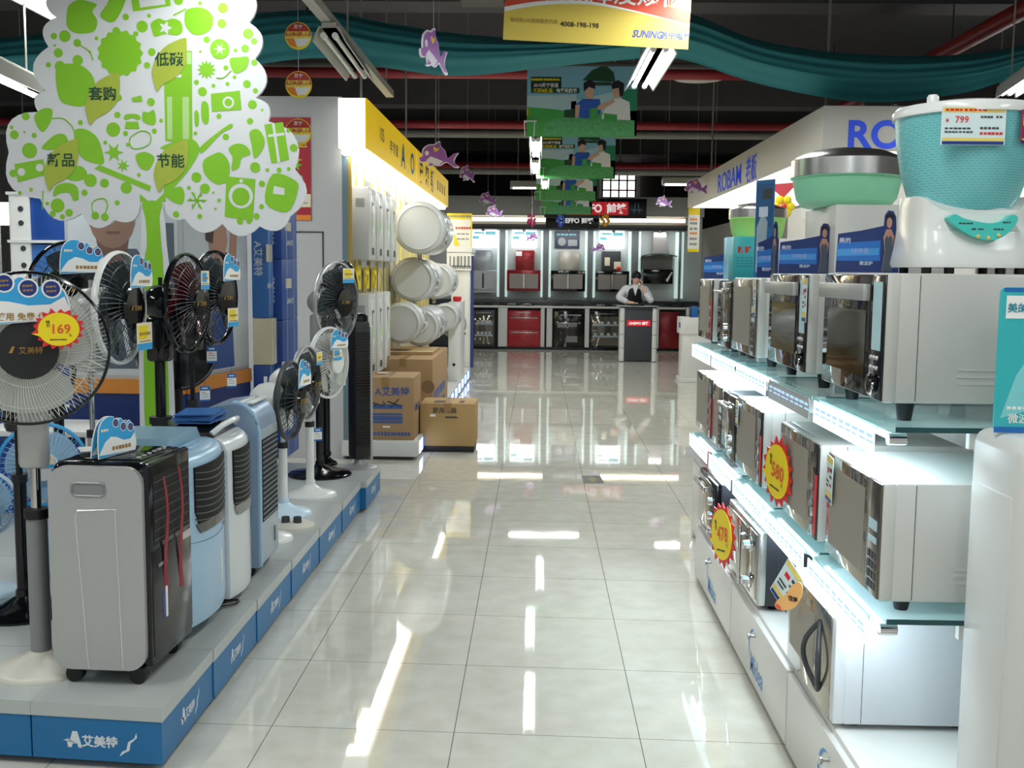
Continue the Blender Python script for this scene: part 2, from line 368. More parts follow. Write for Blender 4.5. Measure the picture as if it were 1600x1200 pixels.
for i in range(7):
    y0, y1 = ys[i], ys[i + 1]; off = .03 if i == 6 else 0.
    for side in (0, 1):
        xr, xl = (-1.09 + off + .004 * i, -1.5) if side == 0 else (-1.5, -2.9)
        lab = ('blue fronted platform section along the aisle, %s' % ('the one with the near front corner' if i == 0 else '%s from the near corner' % ('first second third fourth fifth sixth seventh'.split()[i]))) if side == 0 else \
              ('wide back section of the blue display platform, %s row from the near corner' % 'first second third fourth fifth sixth seventh'.split()[i])
        t = thing('display_platform', lab, 'platform', (0, 0, 0), 0, 'sections of the blue fan platform')
        sk = .09
        ya = y0 + (0.001 if i else 0); L = lambda x: ya + (-(x + 1.09) * sk if i == 0 else 0)
        def slab(b, x0, x1, z0, z1, g=0.):
            vs = [(x0, L(x0) + g, z0), (x1, L(x1) + g, z0), (x1, y1 - .002, z0), (x0, y1 - .002, z0)]
            vs += [(v[0], v[1], z1) for v in vs]
            return b.add(vs, [(3, 2, 1, 0), (4, 5, 6, 7), (0, 1, 5, 4), (1, 2, 6, 5), (2, 3, 7, 6), (3, 0, 4, 7)])
        o = slab(B(), xl + .001, xr, PT - .043, PT).build('platform_slab', [slabm], t)
        b = slab(B(), xl + .001, xr - .004, .025, PT - .043, .004); b.build('blue_front', pblue, t)
        slab(B(), xl + .03, xr - .06, 0, .025, .06).build('plinth', darkgrey, t)
        if side == 0:
            lb = logo(B(), 0, 0, 0, .036); o = lb.build('lettering', logom, t, (xr - .0035, (y0 + y1) / 2, .092), (0, 0, PI / 2)); o.scale = (.82, 1, 1)
        if i == 0 and side == 0:
            lb = logo(B(), 0, 0, 0, .037); lb.build('lettering', logom, t, (-1.3, 3.053, .085), (0, 0, -.09))
# ================================================================ promo cards, tags
def promo_card(b, w, h, y=0., seed=0):
    """blue wave header card with three round badges: materials 0 paper 1 sky 2 navy 3 cream 4 brown print"""
    out = smooth_line([(-w / 2, 0), (-w / 2 + .01 * w, .45 * h), (-.42 * w, .82 * h), (-.25 * w, h), (-.05 * w, .98 * h), (.02 * w, .8 * h), (.1 * w, .93 * h), (.18 * w, .86 * h), (.25 * w, .7 * h), (.33 * w, .84 * h), (.4 * w, .76 * h), (.47 * w, .6 * h), (.5 * w, .25 * h), (.46 * w, .06 * h)], 3)
    b.prism([(p[0], p[1]) for p in out][::-1], y, y + .003, 0)
    b.face([(p[0] * .975, .012 * h + p[1] * .97) for p in out][::-1], y - .0005, 1)
    b.face([(-.49 * w, .01), (.455 * w, .05 * h), (.49 * w, .26 * h), (.46 * w, .5 * h), (.34 * w, .36 * h), (.16 * w, .36 * h), (0, .46 * h), (-.16 * w, .5 * h), (-.32 * w, .38 * h), (-.45 * w, .16 * h)], y - .0009, 0)
    for k, (cx, cz) in enumerate(((-.02, .82), (.17, .7), (.36, .66))):
        b.face(circ(cx * w, cz * h, .085 * w), y - .0012, 0); b.face(circ(cx * w, cz * h, .07 * w), y - .0015, 2)
        b.bars(cx * w - .045 * w, cx * w + .045 * w, cz * h + .02 * w, y - .0018, .02 * w, 4, 3); b.bars(cx * w - .045 * w, cx * w + .045 * w, cz * h - .02 * w, y - .0018, .02 * w, 4, 3)
    if not seed: b.bars(-.15 * w, .35 * w, .2 * h, y - .0013, .1 * h, 4, 6)
    b.bars(-.4 * w, -.2 * w, .68 * h, y - .001, .07 * h, 3, 3)
    return b
CARD = [paper, sky, navy, cream, brownink]
def energy_tag(parent, loc, rz, w=.045, h=.07, cord=.05):
    b = B(); b.box(-w / 2, w / 2, 0, .002, -h, 0); b.face(rect(-w / 2, w / 2, -.3 * h, 0), -.0005, 1); b.face(rect(-w / 2, w / 2, -h, -.88 * h), -.0005, 1)
    b.bars(-w * .3, w * .3, -.15 * h, -.001, .1 * h, 0, 4); b.bars(-w * .3, w * .1, -.42 * h, -.0005, .06 * h, 2, 2); b.bars(-w * .35, w * .35, -.55 * h, -.0005, .03 * h, 3, 5); b.bars(-w * .35, w * .35, -.7 * h, -.0005, .03 * h, 3, 6)
    b.cyl((0, 0, 0), (0, 0, cord), .0008, 4, 3)
    return b.build('energy_label', [paper, blue, red, ink], parent, loc, (0, 0, rz))
def sun_tag(label, loc, rz, w, h, price, tail=1, tilt=0., sp=1, ry=0.):
    """red sunburst with a yellow speech oval and a handwritten price"""
    t = thing('price_tag', label, 'price tag', loc, rz, 'sunburst price tags', rx=tilt, ry=ry)
    n = 17; b = B(); pts = []
    rr = random.Random(sp)
    for k in range(2 * n):
        a = PI * k / n; r = 1. if k % 2 == 0 else .8; r *= rr.uniform(.94, 1.05); pts.append((w / 2 * r * math.cos(a), h / 2 * r * math.sin(a)))
    b.prism(pts, 0, .004); b.build('sunburst', red, t)
    o = circ(0, 0, .385 * w, 28, .385 * h); i0 = 15 if tail > 0 else 13
    o[i0:i0 + 2] = [o[i0], (-.5 * w * tail if tail > 0 else -.56 * w, -.1 * h if tail > 0 else -.3 * h), o[i0 + 1]]
    B().prism(o, -.0035, -.0005).build('speech_oval', yellow, t)
    b = B(); b.text(price, .05 * w, .01 * h, -.0045, .3 * h if len(price) < 4 else .26 * h, 0, bold=.02, sx=min(1., .62 * w / (len(price) * .17 * h)) if price else 1)
    b.build('handwritten_price', mat('marker_red', 'e0571f', .5, noise=.02), t)
    b = B(); b.text('特', -.2 * w, .17 * h, -.0045, .09 * h); b.text('价', -.19 * w, .09 * h, -.0045, .09 * h); b.text('元', .21 * w, -.14 * h, -.0045, .07 * h)
    b.bars(-.17 * w, .14 * w, -.24 * h, -.0045, .03 * h, 0, 8); b.build('small_print', ink, t)
    return t
# ================================================================ fans
wire_w = mat('grille_wire_white', 'cfcfc8', .35, .2, noise=.02); wire_d = mat('grille_wire_dark', '3d4043', .3, .4, noise=.03)
blade_smoke = mat('smoke_grey_blade', '3f4a4e', .15, alpha=.82, noise=.05); blade_red = mat('wine_red_blade', '4a0d16', .12, noise=.08, coat=.5)
blade_pale = mat('pale_blade', 'b9bcb8', .3, noise=.04); blade_blue = mat('ice_blue_blade', 'a8cbe4', .3, noise=.04)
def fan(label, loc, H, R, rz, base='white', rim=None, wires=None, blades=None, nb=5, nw=44, pole=None, base_r=.17, tilt=0., card=None, cap=None, badge='艾美特', box=None, reach=.13, low_box=True, label_card=None, group='pedestal fans on the blue platform', stem_r=.016, uppole=None, mid=.6, rimw=.008, drop=.14, etag=None):
    t = thing('pedestal_fan', label, 'fan', loc, rz, group)
    rim = rim or darkgrey; wires = wires or wire_d; blades = blades or blade_smoke; pole = pole or white; box = box or pole; cap = cap or black
    bm = {'white': white, 'black': black, 'ivory': offwhite, 'blue': mat('ice_blue_plastic', 'c3d9e8', .3, noise=.03)}[base]
    px, py = 0, reach      # pole stands behind the head
    MB = Matrix.Translation((px, py, 0))
    B().lathe([(base_r, 0), (base_r, .008), (base_r * .93, .02), (base_r * .45, .038), (base_r * .28, .055), (.03, .065), (.028, .09)], 36, 0, MB).build('base', bm, t)
    hc = H - R * .55
    B().cyl((px, py, .06), (px, py, hc * (mid + .02)), stem_r * 1.45, 16).build('lower_pole', pole, t)
    B().cyl((px, py, hc * mid), (px, py, hc), stem_r * .75, 12).build('upper_pole', uppole or pole, t)
    B().cyl((px, py, hc * mid), (px, py, hc * mid + .03), stem_r * 1.7, 14).build('height_collar', matteblack, t)
    if low_box:
        b = B(); b.box(-.045, .045, py - .05, py + .045, hc - drop, hc + .06, .02)
        for k in range(4): b.ball((-.028 + k * .019, py - .052, hc - .02), .007, m=1, n=8)
        b.build('control_box', [box, matteblack], t)
    M = Matrix.Translation((0, 0, H)) @ Matrix.Rotation(tilt, 4, 'X')
    b = B(); b.lathe([(.0, -.19), (.045, -.185), (.075, -.15), (.085, -.1), (.08, -.05), (.05, -.045)], 20, 0, M, axis='Y'); b.cyl((0, .1, -.05), (0, py, hc - H + .0), .03, 10, 0, None, M)
    b.cyl((0, .12, .07), (0, .12, .11), .009, 8, 0, None, M)
    b.build('motor_housing', box, t)
    def wiresf(dep, r0, sgn, n):
        b = B()
        for k in range(n):
            a = 2 * PI * k / n; da = .18 * sgn
            P = []
            for j in range(5):
                u = j / 4; r = r0 + (R - r0) * u; y = -sgn * dep * math.cos(u * PI / 2) ** .8; ang = a + da * u
                P.append((r * math.cos(ang), y, r * math.sin(ang)))
            b.tube(P, .0013 if n > 60 else .0015, 3, 0, False, M)
        for u in ((.35, .72) if sgn > 0 else (.5,)):
            r = r0 + (R - r0) * u; y = -sgn * dep * math.cos(u * PI / 2) ** .8
            b.tube([(p[0], y, p[1]) for p in circ(0, 0, r, 32)], .0016, 4, 0, True, M)
        return b
    wiresf(.05, .06, -1, max(24, nw // 2)).build('rear_grille', wires, t)
    fg = wiresf(.055, .05, 1, nw).build('front_grille', wires, t)
    b = B(); b.lathe([(R - .003, -rimw * 1.7), (R + rimw * .7, -rimw * 1.2), (R + rimw, 0), (R + rimw * .7, rimw * 1.2), (R - .003, rimw * 1.7), (R - rimw, 0), (R - .003, -rimw * 1.7)], 56, 0, M, axis='Y', cap=False); b.build('rim', rim, t)
    for k in range(nb):
        a0 = 2 * PI * k / nb + .3; vs = []; N, Q = 7, 5
        for layer in (0, 1):
            for i in range(N):
                u = i / (N - 1); r = .045 + (R * .86 - .045) * u; wd = (PI / nb) * (.55 + .55 * math.sin(PI * min(1, u * .85 + .1)))
                for j in range(Q):
                    s = j / (Q - 1) - .5; a = a0 + s * 2 * wd * .8 + .35 * u; y = s * .05 * (1 - .3 * u) + layer * .0025 - .004
                    vs.append((r * math.cos(a), y, r * math.sin(a)))
        q = N * Q; fs = []
        for i in range(N - 1):
            for j in range(Q - 1):
                f = (i * Q + j, i * Q + j + 1, (i + 1) * Q + j + 1, (i + 1) * Q + j); fs += [f, tuple(q + x for x in reversed(f))]
        edge = [j for j in range(Q)] + [i * Q + Q - 1 for i in range(1, N)] + [(N - 1) * Q + j for j in range(Q - 2, -1, -1)] + [i * Q for i in range(N - 2, 0, -1)]
        for i in range(len(edge)): a_, b_ = edge[i], edge[(i + 1) % len(edge)]; fs.append((a_, b_, b_ + q, a_ + q))
        B().add(vs, fs, 0, True, M).build('blade', blades, t)
    b = B(); b.lathe([(.046, .052), (.06 if R < .22 else .088, .056), (.056 if R < .22 else .083, .066), (0, .07)], 28, 0, M, axis='Y')
    if badge: b.text(badge, .01, 0, -.0712, .022, 1, M=M); b.prism([(-.05, -.008), (-.04, -.008), (-.032, .012), (-.04, .012)], -.0712, -.0702, 1, M)
    b.build('hub_badge', [cap, brownink], t)
    B().lathe([(.03, .03), (.045, .03), (.045, -.03), (0, -.035)], 16, 0, M, axis='Y').build('blade_hub', cap, t)
    if card:
        cx, cz, cw, ch = card; b = promo_card(B(), cw, ch); o = b.build('promo_card', CARD, t, (cx, -.085, H + cz), (0, 0, 0))
    if label_card:
        cx, cz, cw, ch, kind = label_card; b = B(); b.box(-cw / 2, cw / 2, 0, .002, 0, ch); b.face(rect(-cw / 2, cw / 2, 0, ch * .25), -.0005, 1)
        b.face(rect(-cw * .4, cw * .2, ch * .4, ch * .9), -.0005, 2); b.bars(-cw * .35, cw * .4, ch * .6, -.001, ch * .12, 3, 5); b.bars(-cw * .35, cw * .4, ch * .32, -.0005, ch * .06, 3, 7)
        b.build('sticker', [cream, sky, yellow if kind else sky, brownink], t, (cx, -.077, H + cz))
    if etag: energy_tag(t, etag, -.9 if rz > .8 else 0)
    return t
cardw = .3
f1 = fan('ivory pedestal fan with white wire grille and dark hub, nearest on the left', (-1.53, 3.2, PT), 1.045, .229, .40, 'ivory', black, wire_w, blade_pale, 3, 110, midgrey, .15, card=None, cap=matteblack, box=silver, reach=.14, stem_r=.022, uppole=chrome, mid=.54, rimw=.005, drop=.26)
promo_card(B(), .33, .15, 0, 1).build('promo_card', CARD, f1, (-.04, -.085, 1.045 + .075), (0, -.06, 0))
b = B(); b.text('10年使用 免费 保修', .0, 0, 0, .024, bold=.02); b.build('card_lettering', brownink, f1, (-.02, -.089, 1.045 + .10))
energy_tag(f1, (.075, .08, .66), 0, .05, .085, .03)
sun_tag('yellow and red sunburst price tag reading 169 on the nearest ivory fan', (-1.39, 3.10, 1.31), .40, .145, .125, '169', 1)
fan('black pedestal fan partly hidden behind the nearest ivory fan, low black base', (-1.85, 3.78, PT), .93, .19, .5, 'black', black, wire_d, blade_smoke, 5, 40, black, .17)
fan('dark pedestal fan with blue wave card, top left behind the ivory fan', (-2.08, 4.78, PT), 1.19, .21, 1.0, 'black', black, wire_d, blade_smoke, 5, 44, black, .13, card=(-.0, .07, .22, .15))
fan('white rimmed fan with smoky blades and blue wave card, below the tree trunk', (-1.665, 4.27, PT), 1.13, .22, 1.5, 'white', white, wire_d, blade_smoke, 5, 48, silver, .14, card=(.02, .08, .2, .13), label_card=(.05, -.17, .14, .11, 1), stem_r=.014, uppole=chrome)
fan('black fan with wine red blades, nearest the tall black post', (-1.51, 4.62, PT), 1.14, .21, 1.45, 'black', black, wire_d, blade_red, 5, 48, black, .16, label_card=(.02, .06, .08, .08, 0), stem_r=.03, etag=(.12, -.02, .77))
fan('black fan with blue wave card just behind the wine red bladed fan', (-1.56, 5.2, PT), 1.15, .222, 1.4, 'black', black, wire_d, blade_smoke, 5, 48, black, .13, card=(.01, .08, .18, .13), label_card=(.03, -.14, .11, .09, 1), etag=(.12, -.02, .77))
fan('short dark fan with blue wave card just behind the tall blue cooler', (-1.16, 5.02, PT), .675, .182, 1.45, 'white', darkgrey, wire_d, blade_smoke, 5, 40, white, .13, card=(-.03, .07, .17, .13))
fan('short white rimmed fan with dark grille and yellow price sticker, on a blue ringed base', (-1.20, 5.55, PT), .70, .193, 1.42, 'blue', silver, wire_d, blade_smoke, 5, 48, white, .15, label_card=(.0, .1, .075, .065, 1), etag=(.12, -.02, .45))
fan('short all white fan with blue wave card, in front of the big black fan', (-1.17, 6.02, PT), .77, .196, 1.2, 'white', white, wire_w, blade_pale, 5, 48, white, .15, card=(-.02, .08, .18, .11), label_card=(-.03, .02, .09, .06, 0), cap=white, badge=None)
fan('large dark fan with pale rim and grey motor beside the tower fan', (-1.24, 6.64, PT), 1.09, .245, 1.2, 'black', silver, wire_d, blade_smoke, 5, 50, black, .2, label_card=(.02, .12, .13, .09, 1), box=silver, uppole=chrome, etag=(.14, .05, .62))
fan('dark slim fan standing behind the tower fan', (-1.26, 7.02, PT), 1.13, .215, 1.35, 'black', black, wire_d, blade_smoke, 5, 44, black, .07, box=black, etag=(.12, -.02, .78))
# light blue table fans low at the left edge
ib = mat('ice_blue_plastic', 'c3d9e8')
for i, (x, y, h, r, l) in enumerate(((-2.05, 4.38, .47, .17, 'light blue fan with white grille low at the left edge behind the ivory pole'), (-2.13, 4.02, .38, .13, 'light blue fan cut by the left edge, nearest of the two'))):
    fan(l, (x, y, PT), h, r, .45, 'blue', sky if i == 0 else ib, mat('grille_wire_blue', '9cc4e0', .4, noise=.02), blade_blue, 3, 44, ib, .12, cap=white, badge=None, label_card=(-.02, -.0, .12, .05, 1), low_box=False, group='light blue fans at the left edge', reach=.1)
# black drum fan behind the tall post
t = thing('drum_fan', 'big black drum fan on the left display below the tree trunk', 'fan', (-1.86, 5.5, PT), .5)
M = Matrix.Translation((0, 0, .86))
B().lathe([(.1, .13), (.17, .12), (.195, .07), (.2, 0), (.195, -.1), (.15, -.14), (0, -.15)], 36, 0, M, axis='Y').build('drum', black, t)
b = B()
for r in (.05, .085, .12, .155, .185): b.tube([(p[0], -.13 + r * .25, p[1]) for p in circ(0, 0, r, 32)], .004, 5, 0, True, M)
for k in range(12): a = PI * k / 6; b.tube([(.04 * math.cos(a), -.125, .04 * math.sin(a)), (.19 * math.cos(a), -.08, .19 * math.sin(a))], .003, 4, 0, False, M)
b.build('ring_grille', darkgrey, t)
B().cyl((0, 0, .03), (0, 0, .68), .03, 14).build('pole', black, t); B().lathe([(.17, 0), (.17, .012), (.05, .035), (.03, .05)], 28).build('base', black, t)
energy_tag(t, (.14, -.2, .9), 0, .05, .085, .05)
# tower fan
t = thing('tower_fan', 'tall black tower fan with silver edge on a pale round base, end of the platform', 'fan', (-1.15, 6.95, PT), .62)
B().lathe([(.115, 0), (.115, .008), (.09, .02), (.04, .03), (.035, .06)], 32).build('base', silver, t)
b = B(); b.box(-.065, .055, -.06, .06, .06, .97, .028); b.build('tower_body', matteblack, t)
b = B()
for k in range(40): b.box(-.055, .045, -.064, -.058, .14 + k * .019, .15 + k * .019)
b.build('air_grille', black, t)
B().box(.056, .078, -.04, .05, .05, .93, .01).build('silver_edge', silver, t)
b = B(); b.lathe([(.06, 0), (.06, .03), (.04, .045), (0, .05)], 24, 0, Matrix.Translation((-.005, 0, .965))); b.build('top_dial', black, t)
# low base plate with knobs
t = thing('fan_base_plate', 'low white round base plate with two dark knobs beside the tall blue cooler', 'fan base', (-1.22, 5.3, PT), 0)
B().lathe([(.11, 0), (.11, .012), (.08, .025), (0, .03)], 28).build('plate', offwhite, t)
for x in (-.03, .03): B().lathe([(.022, .0), (.02, .03), (0, .034)], 14, 0, Matrix.Translation((x, -.02, .026))).build('knob', darkgrey, t)
# ================================================================ air coolers (front faces the aisle)
iceblue = mat('ice_blue_enamel', '9fbfd8', .28, .15, noise=.02, scale=4); pearl = mat('pearl_white', 'd4d8da', .25, .1, noise=.02)
slat = mat('louvre_black', '060607', .55, noise=.05, spec=.25)
def casters(t, w, d, h=.055):
    for sx in (-1, 1):
        for y in (.05, d - .05):
            b = B(); x = sx * (w / 2 - .05)
            b.cyl((x - .016, y, .026), (x + .016, y, .026), .026, 16); b.box(x - .02, x + .02, y - .024, y + .024, .028, h, .008); b.build('caster', matteblack, t)
def louvres(x0, x1, z0, z1, n, y, curve=0.):
    b = B()
    for k in range(n):
        z = z0 + (z1 - z0) * (k + .5) / n; m = 8; vs = []
        for i in range(m + 1):
            u = i / m; x = x0 + (x1 - x0) * u; zz = z - curve * (1 - (2 * u - 1) ** 2)
            vs += [(x, y - .001, zz - .002), (x, y + .01, zz + .003), (x, y + .01, zz + .005), (x, y - .001, zz)]
        fs = []
        for i in range(m):
            for j in range(4): fs.append((i * 4 + j, i * 4 + (j + 1) % 4, (i + 1) * 4 + (j + 1) % 4, (i + 1) * 4 + j))
        b.add(vs, fs)
    return b
# --- silver cooler with black front
w, d, h0, h1 = .37, .305, .06, .70
t = thing('air_cooler', 'silver sided air cooler with black glossy front and red ribbons, nearest on the platform', 'air cooler', (-1.172, 3.36, PT), PI / 2 - .045, 'air coolers on the platform')
casters(t, w, d)
b = B(); b.box(-w / 2 + .022, w / 2 - .005, 0, d, h0, h1, .03, 0, 3); b.build('cabinet', black, t)
for s, xs in ((-1, -w / 2), (1, w / 2 - .022)):
    M = Matrix(((0, 1, 0, xs), (-1, 0, 0, 0), (0, 0, 1, 0), (0, 0, 0, 1)))   # prism seen from the side: X->depth
    out = [(-.005 - .0, h0 - .005)] ; out = rrect(-d + .004, -.008, h0 - .005, h1 - .01, .055, 6)
    b = B(); b.prism([(p[0], p[1]) for p in out], 0, .022, 0, M)
    b.build('side_panel', silver, t)
    if s < 0:
        b = B(); b.tube([(-w / 2 - .001, -p[0], p[1]) for p in rrect(-d * .74, -d * .4, h1 - .1, h1 - .06, .014, 4)], .004, 6, 0, True)
        b.box(-w / 2 - .0005, -w / 2 + .002, d * .4, d * .74, h1 - .1, h1 - .06, .0); b.build('handle_recess', mat('recess_silver', '8d8e8f', .4, .3, noise=.03), t)
        b = B(); b.tube([(-w / 2 - .0005, d * .62, h0), (-w / 2 - .0005, d * .71, h1 - .17), (-w / 2 - .0005, d * .69, h1 - .145), (-w / 2 - .0005, d * .3, h1 - .14), (-w / 2 - .0005, d * .27, h0)], .0025, 5); b.build('panel_groove', mat('groove_light', 'd6d7d6', .3, .4, noise=.02), t)
b = B(); b.box(-w / 2 + .02, w / 2 - .012, -.008, .02, .06, .70, .012); b.build('front_panel', black, t)
b = B(); b.box(-w / 2 + .045, w / 2 - .03, -.0095, 0, .44, .655); b.build('grille_recess', slat, t)
louvres(-w / 2 + .045, w / 2 - .03, .44, .65, 7, -.0105).build('louvre', darkgrey, t)
b = B(); b.box(-w / 2 + .03, w / 2 - .02, -.0095, -.006, .09, .425, .002); b.build('tank_door', mat('gunmetal', '2d2b2e', .18, .35, noise=.04), t)
b = B(); b.prism(circ(-.07, .235, .018, 20, .05), -.0105, -.009); b.build('water_window', navy, t)
b = B(); b.prism(rrect(-.066, -.052, .19, .29, .006), -.0125, -.009); b.build('indicator_strip', white, t)
B().text('AIRMATE', -.08, .37, -.011, .018).build('front_print', silver, t); B().box(.09, .165, -.0105, -.009, .4, .425).build('silver_label', silver, t)
for x, z1, z0 in ((-.075, .645, .26), (.05, .655, .25)):
    n = 12; vs = []
    for i in range(n + 1):
        u = i / n; xx = x + .008 * math.sin(u * 7) + .02 * u; z = z1 + (z0 - z1) * u; y = -.016 - .006 * math.sin(u * 5); hw = .004 + .009 * u
        vs += [(xx - hw, y, z), (xx + hw, y - .002, z), (xx + hw, y - .001, z), (xx - hw, y + .001, z)]
    fs = [(i * 4 + j, i * 4 + (j + 1) % 4, i * 4 + 4 + (j + 1) % 4, i * 4 + 4 + j) for i in range(n) for j in range(4)]
    B().add(vs, fs, 0, True).build('ribbon', mat('wine_ribbon', '8e2230', .6, noise=.08), t)
b = B(); b.box(-w / 2 + .06, w / 2 - .06, .03, d - .09, h1 - .001, h1 + .006, .003)
for k in range(6): b.lathe([(.008, 0), (.007, .004), (0, .005)], 10, 1, Matrix.Translation((-.1 + k * .04, .05, h1 + .005)))
b.build('control_panel', [mat('control_black', '1d1f24', .1, noise=.03), silver], t)
t2 = thing('promo_card', 'blue wave promo card standing on the silver air cooler', 'card', (-1.305, 3.30, PT + .706), PI / 2 - .35)
promo_card(B(), .17, .125).build('card_front', CARD, t2, (0, 0, 0), (-.05, 0, 0)); promo_card(B(), .17, .125).build('card_back', CARD, t2, (0, .03, 0), (.12, 0, 0))
tag(B().box(-.075, .075, -.05, .05, 0, .0015).build('leaflet', paper, None, (-1.40, 3.42, PT + .7065), (0, 0, .5)), 'white paper sheet lying on top of the silver air cooler', 'paper')
# --- light blue cooler
def curved_front(b, w, d, z0, z1, bulge, m=0, top_round=.05, n=12):
    """body whose front bows outwards, top edge rounded back"""
    rows = [(z0, 0.), (z0 + .03, -.004), (z1 - top_round, 0.)] + [(z1 - top_round + top_round * math.sin(a), top_round * (1 - math.cos(a))) for a in (PI / 8, PI / 4, 3 * PI / 8, PI / 2)]
    vs = []
    for z, yy in rows:
        for i in range(n + 1):
            u = i / n * 2 - 1; vs.append((u * w / 2, yy - bulge * (1 - u * u) if yy < top_round * .99 else yy - bulge * (1 - u * u), z))
        vs += [(w / 2, d, z), (-w / 2, d, z)]
    k = n + 3; fs = []
    for r in range(len(rows) - 1):
        for i in range(k): fs.append((r * k + i, r * k + (i + 1) % k, (r + 1) * k + (i + 1) % k, (r + 1) * k + i))
    fs.append(tuple(range(k - 1, -1, -1))); fs.append(tuple((len(rows) - 1) * k + i for i in range(k)))
    return b.add(vs, fs, m, True)
def shell(w, bulge, x0, x1, z0, z1, y, n=12, thick=.004, r=.0):
    """a curved plate lying on a bowed front; rounded lower corners when r>0"""
    vs = []; fs = []; m = n
    for i in range(n + 1):
        x = x0 + (x1 - x0) * i / n; u = x / (w / 2); yy = y - bulge * (1 - u * u)
        e = min(x - x0, x1 - x); zz = z0 + (r - math.sqrt(max(0, r * r - (r - e) ** 2)) if e < r else 0)
        vs += [(x, yy, zz), (x, yy, z1), (x, yy + thick, z1), (x, yy + thick, zz)]
    for i in range(n):
        for j in range(4): fs.append((i * 4 + j, i * 4 + 4 + j, i * 4 + 4 + (j + 1) % 4, i * 4 + (j + 1) % 4))
    fs += [(0, 1, 2, 3), (n * 4 + 3, n * 4 + 2, n * 4 + 1, n * 4)]
    return B().add(vs, fs, 0, False)
def curved_louvres(w, bulge, x0, x1, z0, z1, n, y, droop):
    b = B()
    for k in range(n):
        z = z0 + (z1 - z0) * (k + .5) / n; vs = []; m = 10
        for i in range(m + 1):
            x = x0 + (x1 - x0) * i / m; u = x / (w / 2); yy = y - bulge * (1 - u * u); uu = 2 * i / m - 1; zz = z - droop * (1 - uu * uu)
            vs += [(x, yy - .001, zz - .002), (x, yy + .006, zz + .002), (x, yy + .006, zz + .0045), (x, yy - .001, zz + .0005)]
        fs = [(i * 4 + j, i * 4 + (j + 1) % 4, i * 4 + 4 + (j + 1) % 4, i * 4 + 4 + j) for i in range(m) for j in range(4)]
        b.add(vs, fs)
    return b
w, d = .40, .34
t = thing('air_cooler', 'light blue air cooler with dark rounded louvre window beside the silver one', 'air cooler', (-1.18, 3.785, PT), PI / 2, 'air coolers on the platform')
casters(t, w, d)
curved_front(B(), w, d, .055, .66, .03, 0, .06).build('cabinet', iceblue, t)
b = B(); b.prism([(-w / 2, .0), (w / 2, 0), (w / 2 - .05, .05), (-w / 2 + .05, .05)], .08, d, 0, Matrix.Translation((0, 0, .655))); b.build('top_deck', mat('ice_blue_dark', '86a9bd', .3, .1, noise=.03), t)
b = B(); b.box(-.1, .1, .02, .07, .655, .668, .004)
for k in range(5): b.box(-.08 + k * .035, -.06 + k * .035, .03, .05, .667, .672)
b.build('button_row', [iceblue], t)
shell(w, .03, -.17, .185, .385, .61, -.006, 14, .006, .07).build('louvre_window', slat, t)
shell(w, .03, -.165, .18, .375, .41, -.008, 14, .004, .03).build('louvre_lip', mat('smoke_lip', '4e4a48', .25, noise=.04), t)
curved_louvres(w, .03, -.17, .185, .415, .605, 8, -.0075, .018).build('louvre', mat('louvre_smoke', '4c5256', .3, noise=.04), t)
b = B(); b.tube([(x, -.032 * (1 - (x / .2) ** 2) - .001, .352 - .016 * (1 - (x / .2) ** 2)) for x in [-.2 + .04 * k for k in range(11)]], .0018, 4); b.build('seam', mat('seam_blue', '5f7f99', .5, noise=.03), t)
b = B(); b.prism(rrect(.06, .072, .14, .27, .005), -.031, -.026); b.build('water_gauge', white, t)
B().text('艾美特', .1, .355, -.026, .016).build('front_print', darkgrey, t)
cb = B(); cb.tube(smooth_line([(.12, .03, .03), (.2, -.01, .012), (.24, -.04, .012), (.26, -.02, .012), (.22, .03, .02), (.2, .08, .05)], 5), .005, 6); cb.build('power_cord', cable, t)
# --- pearl cooler with black top
w, d = .30, .33
t = thing('air_cooler', 'pearl white air cooler with black curved top, carrying the blue leaflets', 'air cooler', (-1.165, 4.145, PT), PI / 2, 'air coolers on the platform')
curved_front(B(), w, d, .03, .655, .022, 0, .06).build('cabinet', pearl, t)
B().box(-w / 2 + .02, w / 2 - .02, .03, d - .02, 0, .035).build('foot_frame', matteblack, t)
b = B(); b.prism([(p[0], p[1]) for p in ((-.15, 0), (.15, 0), (.14, .02), (.1, .038), (0, .046), (-.1, .038), (-.14, .02))], .05, d - .06, 0, Matrix.Translation((0, 0, .653))); b.build('top_hood', black, t)
b = B(); b.tube([(.145 * s, y, .668 + .035 * math.sin(u * PI)) for s, y, u in ((-1, .06, 0), (-.7, .03, .3), (0, .02, .5), (.7, .03, .7), (1, .06, 1))], .011, 8); b.build('top_trim', pearl, t)
B().box(-w / 2 - .004, -w / 2 + .004, .02, .05, .05, .62).build('side_gap', black, t)
shell(w, .022, -.115, .13, .36, .60, -.006, 14, .006, .05).build('louvre_window', slat, t)
curved_louvres(w, .022, -.115, .13, .385, .59, 10, -.0075, .01).build('louvre', mat('louvre_smoke', '3a3d40'), t)
shell(w, .022, -.11, .125, .345, .385, -.008, 14, .004, .03).build('louvre_lip', mat('silver_lip', '8c8c8a', .3, .4, noise=.03), t)
b = B(); b.prism(rrect(.085, .092, .1, .25, .003), -.02, -.014); b.build('water_gauge', silver, t)
for k in range(7):
    o = B().box(-.1, .1, -.07, .07, 0, .0045).build('leaflet_pad', [mat('leaflet_blue', '2e66a8', .35, noise=.25, scale=14)], None, (-1.31 + .008 * math.sin(k * 2.1), 4.14 + .012 * math.sin(k * 1.7), PT + .70 + .0056 * k), (0, 0, PI / 2 + .12 * math.sin(k * 1.3)))
    tag(o, 'glossy blue leaflet in the pile on top of the pearl white cooler', 'leaflet', 'blue leaflets piled on the cooler')
